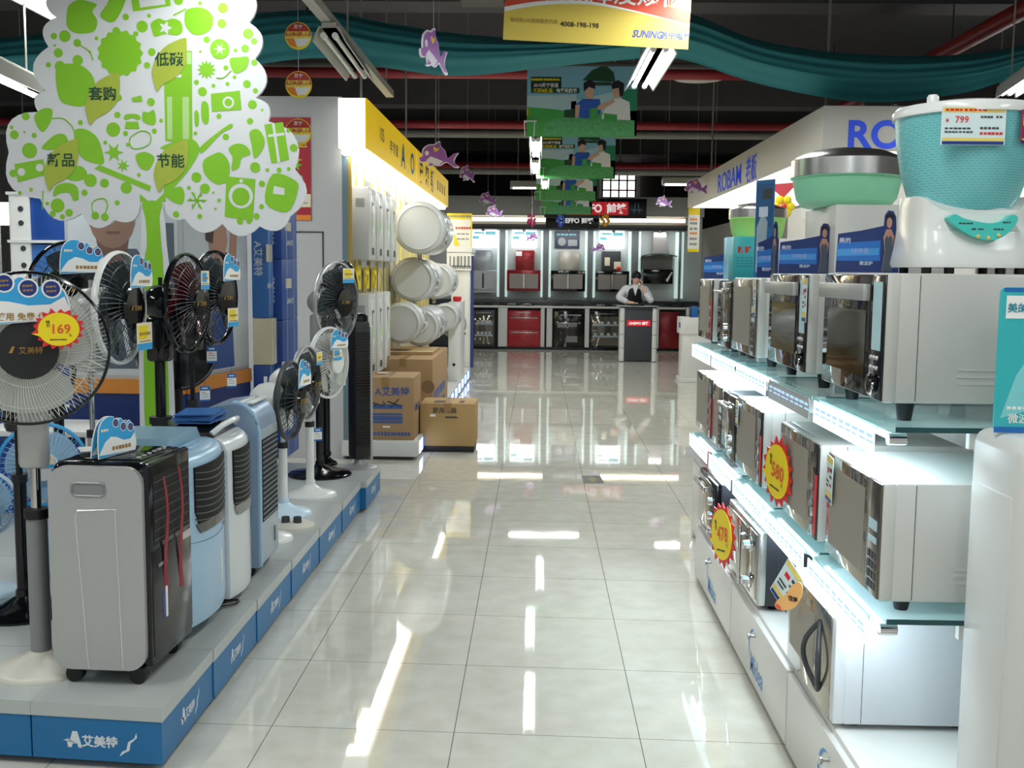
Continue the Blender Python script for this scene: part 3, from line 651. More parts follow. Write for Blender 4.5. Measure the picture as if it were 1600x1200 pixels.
# --- tall light blue cooler
w, d = .33, .30
t = thing('air_cooler', 'tall light blue cooler with silver slatted front, farthest of the four coolers', 'air cooler', (-1.15, 4.54, PT), PI / 2, 'air coolers on the platform')
casters(t, w, d, .045)
b = B(); M = Matrix(((0, 1, 0, -w / 2), (-1, 0, 0, 0), (0, 0, 1, 0), (0, 0, 0, 1)))
out = [(-d, .045), (-.0, .045), (0, .62)] + [(-.1 + .1 * math.cos(a), .62 + .115 * math.sin(a)) for a in [PI / 2 * k / 8 for k in range(9)]] + [(-.2, .72), (-d, .66)]
b.prism(out, 0, w, 0, M, smooth=True); b.build('cabinet', mat('steel_blue_side', '8ea4bd', .3, .3, noise=.03), t)
b = B(); b.box(-w / 2 + .03, w / 2 - .01, -.006, .004, .06, .62, .004); b.build('front_panel', mat('silver_blue_front', 'a9b5be', .3, .3, noise=.03), t)
b = B(); b.box(-w / 2 + .05, w / 2 - .025, -.0085, -.004, .23, .58); b.build('grille_recess', slat, t)
louvres(-w / 2 + .05, w / 2 - .025, .23, .58, 16, -.011).build('louvre', mat('louvre_blue_grey', '8d9aa6', .3, .3, noise=.03), t)
b = B(); b.tube([(-w / 2 + .012, -.004, .05), (-w / 2 + .012, -.004, .62)] + [(-w / 2 + .012, .1 - .105 * math.cos(a), .62 + .12 * math.sin(a)) for a in [PI / 2 * k / 6 for k in range(1, 7)]], .01, 8); b.build('edge_trim', iceblue, t)
b = B(); b.prism(rrect(.085, .09, .1, .17, .002), -.0085, -.006); b.build('water_gauge', darkgrey, t)
b = B(); b.box(-.1, .12, .03, .06, .728, .738, .004).box(-.1, .12, .075, .095, .728, .738, .004); b.build('button_row', white, t)
# ================================================================ leafy board
K = .00309
def TX(u, v): return ((u - 240) * K, (230 - v) * K)
t = thing('tree_board', 'big white tree shaped board covered in lime green icons and dots', 'display board', (-1.86, 5.2, 2.06))
notch = [(96, -8), (150, -52), (240, -66), (335, -50), (388, -14), (397, 40), (405, 94), (405, 153), (424, 188), (464, 260), (456, 332), (408, 348), (350, 345), (292, 338), (259, 313)]
tail = [(258, 330), (260, 380), (264, 420), (268, 700), (212, 700), (215, 420), (221, 380), (224, 330)]
left = [(222, 313), (181, 341), (129, 331), (65, 309), (18, 238), (66, 176), (79, 144), (86, 78), (100, 34)]
def arcs(P, sag):
    out = []
    for a, b_ in zip(P[:-1], P[1:]):
        dx, dy = b_[0] - a[0], b_[1] - a[1]; L = math.hypot(dx, dy)
        for k in range(7):
            u = k / 7; s = 4 * u * (1 - u) * sag * L
            out.append((a[0] + dx * u + dy / L * s, a[1] + dy * u - dx / L * s))
    return out + [P[-1]]
outl = arcs(notch, .3) + tail + arcs(left + [notch[0]], .33)
B().prism([TX(*p) for p in outl][::-1], 0, .02).build('board', mat('board_white', 'dcdedf', .35, noise=.02), t)
g = B(); Y0 = -.0008
NG = [0]
def gp(pts, dy=0., m=0):
    NG[0] += 1
    if m == 0 and 5 <= len(pts) <= 13 and dy == 0.: pts = smooth_line(pts, 4, True)
    g.face([TX(*p) for p in pts][::-1], Y0 + dy - NG[0] * 8e-6, m)
rr = random.Random(11)
dots = [(112, 62, 9), (95, 62, 5), (101, 87, 7), (131, 72, 6), (161, 65, 3), (207, 33, 5), (232, 47, 9), (243, 31, 3), (289, 8, 7), (322, 12, 3), (357, 19, 8), (355, 42, 7), (395, 57, 8), (404, 68, 5), (331, 66, 5), (390, 79, 6), (321, 84, 2), (375, 82, 3), (85, 105, 4), (246, 85, 6), (238, 105, 5), (404, 100, 5), (360, 108, 4), (373, 122, 3), (314, 130, 4), (392, 132, 6), (340, 135, 3), (405, 142, 4), (323, 144, 7), (362, 132, 3), (400, 163, 7), (415, 171, 2), (132, 192, 4), (190, 180, 5), (47, 183, 6), (24, 200, 3), (28, 211, 7), (59, 212, 4), (44, 207, 2), (51, 235, 12), (183, 202, 11), (348, 181, 4), (396, 188, 5), (247, 204, 4), (202, 208, 4), (311, 207, 3), (258, 188, 3), (358, 212, 5), (455, 202, 3), (463, 228, 6), (24, 270, 6), (145, 280, 10), (167, 284, 7), (201, 291, 9), (221, 271, 3), (311, 274, 8), (324, 291, 8), (413, 283, 5), (440, 262, 4), (455, 260, 3), (422, 262, 3), (51, 295, 3), (76, 316, 3), (92, 319, 11), (84, 332, 5), (99, 336, 4), (110, 330, 6), (123, 308, 3), (186, 314, 4), (278, 331, 5), (315, 334, 4), (346, 309, 3), (378, 341, 5), (392, 341, 4), (404, 333, 5), (412, 318, 4), (340, 322, 2), (299, 290, 3), (337, 297, 2), (33, 300, 3), (135, 299, 5), (170, 222, 3), (96, 76, 2), (150, 85, 2), (120, 150, 3), (152, 138, 2), (205, 225, 3)]
for x, y, r in dots: gp(circ(x, y, r, 14))
gp([(116, 30), (120, 16), (135, 8), (150, 10), (163, 15), (156, 25), (163, 38), (160, 52), (150, 57), (128, 57), (116, 47)])                     # bitten apple
gp(star(197, 87, 36, 32, 15)); gp(circ(192, 54, 6, 10)); gp(circ(222, 58, 4, 10))                                                          # sun fruit
gp([(301, 22), (318, 18), (333, 22), (342, 34), (338, 50), (325, 58), (310, 58), (299, 45), (298, 32)])                                     # pot
for k in range(5): gp([(280 + 4 * k, 30 - k * 2), (284 + 4 * k, 27 - k * 2), (285 + 4 * k, 29 - k * 2), (281 + 4 * k, 32 - k * 2)])
gp([(97, 110), (118, 103), (140, 108), (155, 125), (155, 150), (140, 166), (118, 166), (100, 155)]); gp(circ(103, 107, 8, 12)); gp(circ(131, 98, 8, 12))  # bear bank
gp([(246, 42), (258, 35), (268, 38), (280, 35), (292, 40), (294, 54), (285, 60), (268, 58), (252, 62), (247, 52)]); gp(star(268, 49, 11, 5, 5), -.0004, 1)  # pad with star
gp([(216, 4), (275, 0), (277, 16), (219, 25)]); gp([(228, 7), (268, 4), (269, 14), (230, 19)], -.0004, 1)                                   # camcorder
gp([(178, 15), (188, 0), (210, 0), (190, 40), (168, 32)])
gp([(60, 185), (72, 172), (88, 172), (86, 190), (72, 207)]); gp([(70, 232), (90, 212), (106, 210), (112, 222), (100, 232)])                # leaves
gp([(122, 205), (140, 202), (158, 215), (166, 240), (165, 255), (140, 250), (126, 235)])
gp(star(183, 237, 15, 7, 6)); gp(star(197, 257, 11, 4, 7)); gp(star(330, 111, 15, 9, 12))
gp([(110, 262), (130, 258), (140, 268), (135, 278), (118, 281), (104, 274)])
gp([(26, 256), (72, 248), (75, 272), (31, 284)]); gp(circ(37, 268, 6), -.0004, 1); gp(circ(66, 261, 6), -.0004, 1)                          # cassette
gp([(201, 201), (203, 190), (222, 190), (224, 201)]); gp([(200, 186), (204, 179), (222, 179), (226, 186), (220, 187), (213, 184), (206, 187)])  # telephone
gp([(264, 83), (308, 83), (306, 221), (264, 219)])                                                                                       # fridge
gp([(300, 85), (307, 85), (307, 103), (300, 103)], -.0004, 2); gp([(281, 110), (292, 110), (292, 114), (281, 114)], -.0004, 1); gp([(281, 118), (291, 118), (291, 123), (281, 123)], -.0004, 1)
gp([(268, 152), (276, 152), (275, 216), (267, 216)], -.0004, 2); gp([(292, 152), (302, 152), (301, 216), (291, 216)], -.0004, 2)
gp([(336, 147), (381, 142), (383, 171), (337, 174)]); gp(circ(363, 160, 9), -.0004, 1); gp(circ(363, 160, 6), -.0008, 0)                      # photo camera
gp([(366, 95), (380, 92), (395, 92), (392, 108), (378, 116), (370, 112)]); gp(circ(351, 80, 15, 10)); gp(star(351, 80, 10, 3, 6), -.0004, 1)
gp([(321, 163), (326, 158), (332, 165), (332, 188), (327, 193), (321, 185)]); gp([(310, 176), (314, 172), (317, 180), (316, 194), (311, 196)])
gp([(238, 176), (247, 172), (250, 185), (248, 194), (238, 194), (229, 188), (230, 175)]); gp(circ(243, 160, 6, 10))
gp([(335, 240), (350, 236), (362, 250), (362, 272), (345, 285), (325, 270), (322, 250)]); gp(circ(356, 276, 7))                            # pomegranate
gp([(418, 193), (447, 189), (456, 246), (428, 252)]); gp([(424, 208), (449, 205), (449, 209), (424, 212)], -.0004, 1); gp([(430, 192), (434, 191), (442, 250), (438, 251)], -.0004, 1)  # gift
gp([(358, 272), (403, 276), (398, 340), (354, 334)]); gp(circ(380, 302, 19), -.0004, 1); gp(circ(380, 303, 14), -.0008, 0); gp(circ(381, 279, 3), -.0004, 1)  # washing machine
gp([(430, 268), (466, 278), (468, 296), (452, 326), (418, 312)]); gp([(432, 286), (448, 290), (448, 300), (430, 298)], -.0004, 1)              # rice cooker
gp([(395, 205), (408, 200), (418, 215), (414, 232), (402, 244), (398, 225)]); gp(circ(403, 258, 8))
gp([(255, 230), (300, 215), (316, 226), (314, 240), (300, 262), (280, 285), (264, 300), (262, 285), (300, 240)])
gp([(160, 256), (240, 288), (238, 296), (152, 262)]); gp([(218, 240), (232, 236), (246, 244), (238, 262), (226, 262), (218, 250)])
gp([(318, 228), (346, 205), (366, 192), (368, 198), (350, 208), (322, 236)]); gp([(362, 230), (375, 222), (390, 226), (396, 238), (382, 244), (378, 258), (366, 262), (368, 244)])
gp([(262, 300), (285, 288), (292, 300), (288, 315), (274, 312)]); gp([(90, 290), (105, 284), (122, 288), (126, 302), (118, 312), (112, 300), (98, 300), (86, 305)])
gp([(158, 158), (185, 148), (196, 150), (196, 158), (175, 160)]); gp([(213, 154), (228, 150), (230, 160), (214, 160)])
# headphones, mouse, snowflake drawn in line
for pts in ([(148, 330), (146, 318), (152, 310), (166, 308), (171, 318), (166, 332)], [(210, 213), (226, 204), (240, 208), (240, 222), (226, 230), (212, 230), (208, 220), (210, 213)], [(70, 296), (68, 325)], [(88, 186), (105, 186), (118, 196), (122, 205)], [(135, 75), (150, 85), (155, 98)], [(345, 123), (356, 123), (368, 112)]):
    g.tube([(q[0], Y0, q[1]) for q in [TX(*p) for p in smooth_line(pts, 4)]], .0032, 4)
gp(circ(151, 334, 6, 10)); gp(circ(166, 336, 6, 10))
for k in range(3):
    a = PI * k / 3; g.tube([(q[0], Y0, q[1]) for q in (TX(311 - 15 * math.cos(a), 309 - 15 * math.sin(a)), TX(311 + 15 * math.cos(a), 309 + 15 * math.sin(a)))], .004, 4)
for k in range(6):
    a = PI * k / 3; c = TX(311 + 9 * math.cos(a), 309 + 9 * math.sin(a)); g.tube([(c[0] + .012 * math.cos(b2), Y0, c[1] + .012 * math.sin(b2)) for b2 in (-a - .9 + PI / 2 * 0, )] + [(c[0] - .009 * math.cos(a), Y0, c[1] + .009 * math.sin(a))], .003, 4)
# trunk
gp([(226, 313), (256, 313), (252, 335), (254, 380), (256, 425), (258, 690), (222, 690), (226, 425), (231, 380), (230, 340)])
gp([(222, 300), (236, 312), (222, 312)]); gp([(246, 312), (262, 296), (262, 312)])
g.build('green_icons', [green, mat('board_white', 'dcdedf'), mat('pale_green', 'b5d98a', .45, noise=.02)], t)
lm = mat('olive_leaf', 'a9b83a', .4, noise=.08)
for (x, y, s) in ((273, 100, '低碳'), (168, 152, '套购'), (100, 253, '新品'), (272, 253, '节能')):
    base = [(-27, 34), (-30, 10), (-12, -20), (22, -36), (27, -28), (24, 4), (6, 24), (-14, 34), (-22, 44)]
    lf = B(); lf.face([TX(x + 2 + p[0] * .95, y + p[1]) for p in smooth_line(base, 4, True)][::-1], -.0045, 0)
    q = TX(x, y - 4); lf.text(s, q[0], q[1], -.0055, .068, 1, bold=.02)
    lf.build('leaf_label', [lm, mat('dark_green_ink', '17472f', .5, noise=.02)], t)
# ================================================================ display wall behind the fans
dw = thing('poster_wall', 'grey display wall with photo posters over an orange band and blue skirting', 'display wall', (0, 0, 0))
for nm, a, c in (('facing', (-2.75, 6.25), (-2.06, 6.25)), ('angled', (-2.06, 6.25), (-1.895, 7.03))):
    dx, dy = c[0] - a[0], c[1] - a[1]; L = math.hypot(dx, dy); rz = math.atan2(dy, dx)
    b = B(); b.box(0, L, 0, .04, .84, 2.0, m=0); b.box(0, L, -.02, .04, .755, .84, m=1); b.box(0, L, -.01, .04, PT + .001, .755, m=2)
    b.build('wall_panel', [mat('poster_grey', 'b5b9bc', .4, noise=.05, scale=3), mat('orange_band', 'd98a33', .45, noise=.04), mat('skirting_blue', '18306e', .5, noise=.05)], dw, (*a, 0), (0, 0, rz))
    p = B()
    if nm == 'facing':   # head and shoulders photo
        cx = .28; p.face(rect(.02, .66, .86, 1.98), -.001, 0)
        p.face([(cx - .28, .9), (cx + .3, .9), (cx + .27, 1.42), (cx + .14, 1.6), (cx - .13, 1.6), (cx - .26, 1.42)], -.002, 1)
        p.face(circ(cx, 1.80, .14, 20, .2), -.003, 2); p.face([(cx - .15, 1.84), (cx - .13, 1.96), (cx, 1.98), (cx + .14, 1.96), (cx + .16, 1.84), (cx + .1, 1.92), (cx - .08, 1.93)], -.004, 3)
        p.face([(cx - .1, 1.68), (cx + .1, 1.68), (cx + .08, 1.56), (cx - .02, 1.44), (cx - .08, 1.56)], -.0025, 4); p.face([(cx - .04, 1.7), (cx + .05, 1.7), (cx + .04, 1.685), (cx - .03, 1.685)], -.0045, 4); p.face([(cx + .0, 1.46), (cx + .02, 1.46), (cx + .1, .95), (cx + .07, .95)], -.0045, 0)
        p.face([(.5, .88), (.64, .88), (.64, 1.75), (.5, 1.75)], -.002, 5)
        p.build('portrait_poster', [mat('poster_pale', 'c9cfd4', .4, noise=.03), mat('jacket_grey', '55606c', .5, noise=.08), mat('photo_skin_dim', '8f6f5f', .5, noise=.04), mat('hair_dark', '231d1c', .5, noise=.05), mat('stubble', '6d5448', .5, noise=.04), mat('tower_grey', '56646e', .5, noise=.06)], dw, (*a, 0), (0, 0, rz))
    else:                # standing man in jeans
        c0 = L * .5; p.face(rect(.01, L - .01, .86, 1.98), -.001, 0)
        p.face([(c0 - .13, .87), (c0 + .2, .87), (c0 + .17, 1.32), (c0 - .17, 1.32)], -.002, 1)
        p.face([(c0 - .19, 1.25), (c0 + .22, 1.18), (c0 + .2, 1.55), (c0 + .05, 1.62), (c0 - .17, 1.52)], -.003, 2)
        p.face([(c0 - .08, 1.56), (c0 + .06, 1.5), (c0 + .13, 1.66), (c0 + .1, 1.8), (c0 - .05, 1.82), (c0 - .11, 1.7)], -.004, 3)
        p.face([(c0 - .14, 1.66), (c0 - .13, 1.86), (c0 + .04, 1.93), (c0 + .15, 1.82), (c0 + .1, 1.78), (c0 - .02, 1.8), (c0 - .06, 1.64)], -.005, 4)
        p.face([(c0 + .14, 1.45), (c0 + .22, 1.4), (c0 + .26, 1.74), (c0 + .18, 1.78)], -.0045, 3)
        for k in range(5): p.face([(c0 - .33 + k * .035, 1.12 - k * .06), (c0 - .24 + k * .035, 1.05 - k * .06), (c0 - .25 + k * .035, 1.0 - k * .06), (c0 - .34 + k * .035, 1.07 - k * .06)], -.002, 5)
        p.build('jeans_poster', [mat('poster_pale', 'c9cfd4'), mat('jeans_blue', '2d4f93', .5, noise=.1), mat('dark_shirt', '2d3350', .5, noise=.1), mat('photo_skin', 'b98a74', .5, noise=.04), mat('hair_brown', '3b2822', .5, noise=.05), darkgrey], dw, (*a, 0), (0, 0, rz))
# slim blue fan cartons at the end of the display
cblue = mat('carton_blue', '1d4c9e', .4, noise=.06, scale=6); ctape = mat('clear_tape', 'a9b8d2', .25, noise=.05)
def slim_carton(label, x0, x1, y0, y1, z0, z1, m, txt=True, straps=True):
    t = thing('fan_carton', label, 'carton', ((x0 + x1) / 2, (y0 + y1) / 2, z0), 0, 'slim fan cartons stacked at the end of the display')
    w, d, h = x1 - x0, y1 - y0, z1 - z0
    B().box(-w / 2, w / 2, -d / 2, d / 2, 0, h, .004).build('carton_box', m, t)
    if straps:
        b = B()
        for u in (.3, .75): b.box(-w / 2 - .0015, w / 2 + .0015, -d / 2 + d * u, -d / 2 + d * u + .012, -.0005, h + .001)
        b.build('packing_tape', ctape, t)
    if txt:
        b = B(); b.text('A艾美特', 0, 0, 0, .062, bold=.01, M=Matrix.Translation((-.01, -d / 2 - .001, h * .55)) @ Matrix.Rotation(PI / 2, 4, 'Y'))
        b.text('AIRMATE', 0, 0, 0, .05, M=Matrix.Translation((w / 2 + .001, 0, h * .3)) @ Matrix.Rotation(PI / 2, 4, 'Z'))
        b.box(w / 2, w / 2 + .001, -.12, .05, h * .52, h * .68, m=1); b.build('carton_print', [logom, mat('paper_patch', 'c9c2ae', .6, noise=.06)], t)
for k, (z0, z1) in enumerate(((PT, .46), (.46, .86), (.86, 1.15), (1.15, 1.56), (1.56, 1.93))):
    slim_carton('blue fan carton %s in the stack by the grey wall' % ('at the bottom', 'second from the bottom', 'in the middle', 'with lettering, second from top', 'on top with patched label')[k], -1.842, -1.71, 7.2, 7.66, z0, z1 - .003, cblue, k >= 3)
for k, (z0, z1, m) in enumerate(((PT, .5, cblue), (.5, .86, cblue), (.86, 1.17, cream), (1.17, 1.88, mat('carton_mid_blue', '3f78c0', .4, noise=.06)))):
    slim_carton('%s of the carton stack behind the angled poster' % ('blue carton at the bottom', 'blue strapped carton second from the bottom', 'cream wrapped carton in the middle', 'tall pale blue carton on top')[k], -1.875, -1.765 if k != 2 else -1.745, 7.06, 7.19, z0, z1 - .003, m, k == 3)
# ================================================================ grey partition and the water heater display
pw = struct(B().box(-3.6, -1.52, 8.4, 8.5, 0, 2.81).build('partition_wall', wallm))
dr = B(); 
for x0, x1, z0, z1 in ((-2.3, -1.665, 1.775, 1.785), (-1.675, -1.665, .02, 1.78)): dr.box(x0, x1, 8.395, 8.401, z0, z1)
dr.build('panel_seam', darkgrey, pw)
struct(B().box(-1.62, -1.54, 8.5, 15.3, 0, 2.81).build('partition_wall.001', wallm))
bp = thing('column_trim', 'narrow blue grey upright trim at the end of the grey partition', 'trim', (-1.49, 8.43, 0))
B().box(-.035, .02, -.03, .05, 0, 2.42).build('upright', mat('blue_grey_trim', '6c7f86', .4, noise=.04), bp); B().box(.02, .04, -.03, .02, 0, 2.4).build('yellow_strip', mat('ochre_strip', 'a8872e', .5, noise=.05), bp)
t = thing('wall_poster', 'red poster with yellow flower on the grey partition behind the leafy board', 'poster', (-1.93, 8.39, 2.27))
b = B(); b.box(-.23, .17, 0, .006, -.4, .38, m=0); b.face(rect(-.23, .17, -.3, -.2), -.001, 1); b.face(rect(-.23, .17, -.4, -.36), -.001, 2)
b.bars(-.2, .12, -.23, -.002, .02, 3, 6); b.bars(-.2, .15, -.27, -.002, .01, 4, 8)
b.text('买就送', .0, .2, -.001, .1, 5); b.bars(-.02, .1, -.12, -.002, .012, 1, 5); b.bars(-.02, .1, -.15, -.002, .012, 1, 5)
b.face(star(.04, .06, .07, .03, 7), -.002, 5); b.face(star(.06, .02, .05, .02, 6), -.003, 6); b.face(rect(.03, .11, -.1, -.06), -.002, 4)
b.build('print', [mat('poster_crimson', 'b01c2c', .4, noise=.06), cream, orange, brownink, midgrey, mat('poster_flower', 'd9c23a', .5, noise=.05), green], t)
# light box sign
t = thing('light_box_sign', 'long yellow light box sign with blue A.O. lettering over the water heaters', 'sign', (0, 0, 0))
B().box(-1.51, -1.305, 8.2, 15.6, 2.40, 2.77, .004).build('box_body', mat('light_box_white', 'f4f2ea', .5, emit=1.1, noise=.01), t)
for k, (y0, y1) in enumerate(((8.2, 10.55), (10.56, 11.55), (11.58, 15.6))):
    B().box(-1.305, -1.295, y0, y1, 2.40, 2.77).build('face_panel', mat('backlit_yellow', 'f0c81c', .45, emit=.42, noise=.02), t)
b = B(); M = Matrix.Translation((-1.294, 0, 0)) @ Matrix.Rotation(PI / 2, 4, 'Z')
sgn = [mat('sign_blue', '1d86c4', .4, noise=.02), mat('sign_grey_blue', '4a6d78', .5, noise=.03), mat('sign_tan', 'b8962a', .5, noise=.03)]
for s_, y_, z_, h_, k_, sx_, bo in (('A', 10.4, 2.575, .3, 0, 1.5, .03), ('O', 11.15, 2.575, .28, 0, 1.5, .03), ('.', 10.8, 2.47, .28, 0, 1., .012), ('史', 12.0, 2.575, .28, 1, 1.5, .02), ('密', 12.62, 2.575, .28, 1, 1.5, .02), ('斯', 13.24, 2.575, .28, 1, 1.5, .02), ('105', 9.0, 2.6, .15, 1, 1.3, .012), ('年专家', 9.75, 2.57, .12, 1, 1.6, .012)):
    B().text(s_, y_, z_, -.001, h_, 0, bold=bo, sx=sx_, M=M).build('lettering', sgn[k_], t)
for k in range(4): B().box(13.9 + k * .33, 14.05 + k * .33, -.002, 0, 2.52, 2.64, M=M).build('small_character', sgn[2], t)
rods('hanging_rod', [((-1.4, y, 2.77), (-1.4, y, 4.49)) for y in (8.6, 11.5, 14.8)], .01, greypipe, t)
tb = thing('strip_light', 'bright white strip light glowing under the yellow sign', 'lamp', (-1.43, 11.9, 2.385))
B().box(-.07, .1, -3.6, 3.65, -.02, .01).build('diffuser', mat('strip_glow', 'fffaf0', .5, emit=5, noise=.01), tb)
ld = bpy.data.lights.new('strip_glow', 'AREA'); ld.shape = 'RECTANGLE'; ld.size = .15; ld.size_y = 7.2; ld.energy = 20; ld.color = (1, 1, 1)
lo = bpy.data.objects.new('strip_glow', ld); COL.objects.link(lo); lo.parent = tb; lo.location = (0.02, 0, -.03)
# panel behind the heaters: yellow stripes and photos
t = thing('heater_back_panel', 'yellow and cream striped back panel behind the wall hung water heaters', 'display wall', (-1.537, 0, 0))
b = B(); b.box(0, .012, 8.52, 15.2, .16, 2.38)
for k in range(16): b.box(.012, .016, 8.6 + k * .42, 8.72 + k * .42, 1.0, 2.36, m=1)
for k in range(12): b.box(.012, .017, 8.56 + k * .42, 8.6 + k * .42, 1.2, 1.6, m=3)
for k, y in enumerate((9.5, 10.9, 12.4)): b.box(.012, .018, y, y + .3, 2.1, 2.28, m=2)
b.build('panel', [mat('panel_ochre', 'c4ba98', .5, noise=.06), yellow, darkgrey, blue], t)
heater_w = mat('heater_white', 'cfd1cf', .28, noise=.03)
def gas_heater(label, y, z0, h, w, seed):
    t = thing('gas_water_heater', label, 'water heater', (-1.50, y, z0), PI / 2, 'wall hung gas water heaters')
    B().box(-w / 2, w / 2, -.155, -.005, 0, h, .012).build('casing', heater_w, t)
    b = B()
    for k in range(6): b.box(-w / 2 - .002, -w / 2 + .001, -.12, -.05, h - .1 - k * .012, h - .094 - k * .012)
    b.build('side_vent', midgrey, t)
    b = B(); b.box(-w * .3, w * .3, -.158, -.153, .04, h - .05, .003); b.build('front_door', white, t)
    b = B(); rr = random.Random(seed)
    b.face(rect(-.06, .06, .045, .1), -.1595, 0); b.face(circ(0, h * .5, .05, 14, .07), -.1595, 1); b.face(circ(.02, h * .42, .035, 12), -.160, 2); b.bars(-.06, .06, h * .78, -.16, .02, 0, 4, .3, seed); b.face([(-.05, h * .62), (-.03, h * .62), (-.02, h * .8), (-.05, h * .82)], -.1596, 0)
    b.build('front_print', [darkgrey, mat('sticker_green', 'a9cf9b', .5, noise=.06), mat('sticker_pale', 'dfe8d8', .5, noise=.04)], t)
    rods('pipe_stub', [((x, -.08, 0), (x, -.08, -.06)) for x in (-.08, 0, .08)], .011, steel, t, 8)
    return t
nm4 = ('nearest to the camera', 'second from the camera', 'third from the camera', 'farthest from the camera')
for k in range(4): gas_heater('white gas water heater in the upper row on the striped panel, ' + nm4[k], 8.80 + k * .44, 1.57, .58, .37, k)
for k in range(3): gas_heater('white gas water heater in the lower row under the yellow pipes, ' + ('nearest', 'middle', 'last')[k], 8.80 + k * .44, .62, .68, .37, 10 + k)
for k in range(3):
    t = thing('sample_duct', 'yellow info board hanging between the upper and lower gas heaters, ' + ('nearest', 'middle', 'farthest')[k], 'board', (-1.485, 8.86 + k * .44, 1.33), PI / 2, 'yellow boards between the gas heaters')
    b = B(); b.box(-.1, .1, -.02, .0, 0, .2, .003); b.text('热水', 0, .1, -.0215, .05, 1); b.build('board', [yellow, ink], t)
    B().tube(smooth_line([(.11, -.02, .19), (.16, -.06, .1), (.13, -.05, .0), (.17, -.04, -.05)], 4), .006, 6).build('gas_hose', mat('hose_yellow', 'c9b25a', .5, noise=.05), t)
tank_w = mat('tank_enamel', 'c8cccc', .2, noise=.02)
def tank(label, x, y, z, r, L, support=True):
    t = thing('storage_water_heater', label, 'water heater', (x, y, z), 0, 'round electric storage water heaters')
    b = B(); b.lathe([(0, 0), (r * .82, -.001), (r * .86, -.012), (r * .97, -.02), (r, -.05), (r, -L + .06), (r * .96, -L + .02), (r * .8, -L)], 40, 0, None, axis='Y')
    b.build('tank_body', tank_w, t)
    b = B(); b.tube([(p[0], -.006, p[1]) for p in circ(0, 0, r * .84, 40)], .005, 5, 0, True); b.tube([(p[0], .04, p[1]) for p in circ(0, 0, r * 1.0, 40)], .006, 5, 0, True); b.build('end_ring', grey, t)
    M = Matrix.Translation((0, 0, 0)) @ Matrix.Rotation(math.radians(80), 4, 'Z')
    b = B(); a = math.radians(-8)
    for ang, yy, wy, hh in ((-12, .14, .14, .1), (10, .34, .1, .14), (-30, .36, .16, .08)):
        a = math.radians(ang); c = Matrix.Rotation(-a, 4, 'Y') @ Matrix.Translation((r + .001, yy, 0))
        b.box(0, .003, 0, wy, -hh / 2, hh / 2, m=0, M=c); b.box(.003, .004, .02, wy - .02, -hh / 4, hh / 4, m=1, M=c)
    b.build('control_sticker', [white, darkgrey], t)
    dx = x + 1.52
    for yy in (.12, L - .15): B().box(-dx, -r * .6, yy, yy + .05, -.03, .03).build('wall_bracket', steel, t)
    rods('pipe_stub', [((-.05, L * u, -r + .01), (-.05, L * u, -r - .06)) for u in (.3, .5)], .012, chrome, t, 8)
    return t
tank('biggest white storage water heater right under the yellow sign', -1.15, 10.5, 1.905, .25, 1.15)
tank('round white storage heater with its flat end towards the camera, in the middle row', -1.27, 11.0, 1.40, .222, 1.1)
tank('white storage heater behind the middle row one, farther down the wall', -1.2, 12.7, 1.37, .21, .9)
tank('short white storage heater in the bottom row, nearest, beside the lower gas heaters', -1.27, 10.05, 1.0, .19, .44)
tank('white storage heater in the bottom row behind the shortest one', -1.17, 10.75, .93, .19, 1.05)
tank('small white storage heater low at the end of the wall', -1.08, 12.6, .95, .16, .55)
tank('small white storage heater lowest at the end of the wall by the end panel', -1.08, 13.7, .80, .15, .5)
# low white display platform
wp = mat('platform_white', 'd2d3d0', .35, noise=.03)
t = thing('low_platform', 'low white platform with glowing blue lights along its foot under the water heaters', 'platform', (0, 0, 0))
B().box(-1.53, -.93, 8.36, 15.0, .03, .15, .003).build('deck', wp, t)
for k in range(12): B().box(-.93, -.925, 8.5 + k * .54, 8.72 + k * .54, .035, .13).build('front_light', mat('glow_white_blue', 'dfeaff', .4, emit=3.0, noise=.01), t)
for k in range(12): B().box(-.93, -.925, 8.74 + k * .54, 8.98 + k * .54, .035, .13).build('front_panel', mat('glow_blue', '3f7ff0', .4, emit=1.2, noise=.02), t)
B().box(-1.5, -.97, 8.4, 14.9, 0, .03).build('foot', darkgrey, t)
kraft = mat('kraft_cardboard', 'a5855f', .75, noise=.06, scale=5, bump=.03); kraft2 = mat('kraft_cardboard_tan', 'b0915f', .75, noise=.05, scale=5)
def carton(label, x0, x1, y0, y1, z0, h, m, prints, base=False):
    t = thing('cardboard_box', label, 'cardboard box', ((x0 + x1) / 2, y0, z0), 0)
    w, d = x1 - x0, y1 - y0; zb = .05 if base else 0
    B().box(-w / 2, w / 2, 0, d, zb, h, .006).build('box_body', m, t)
    if base: B().box(-w / 2 + .01, w / 2 - .01, .01, d - .01, 0, zb, .004).build('pallet_foot', matteblack, t)
    b = B(); b.box(-.03, .03, -.0015, d + .001, h - .001, h + .0015); b.box(-.03, .03, -.002, 0, h - .07, h); b.build('packing_tape', mat('tape_tan', '9b7a4e', .25, noise=.05), t)
    prints(B(), t, w, d, h)
    return t
pblu = mat('carton_print_blue', '3c5a95', .6, noise=.05)
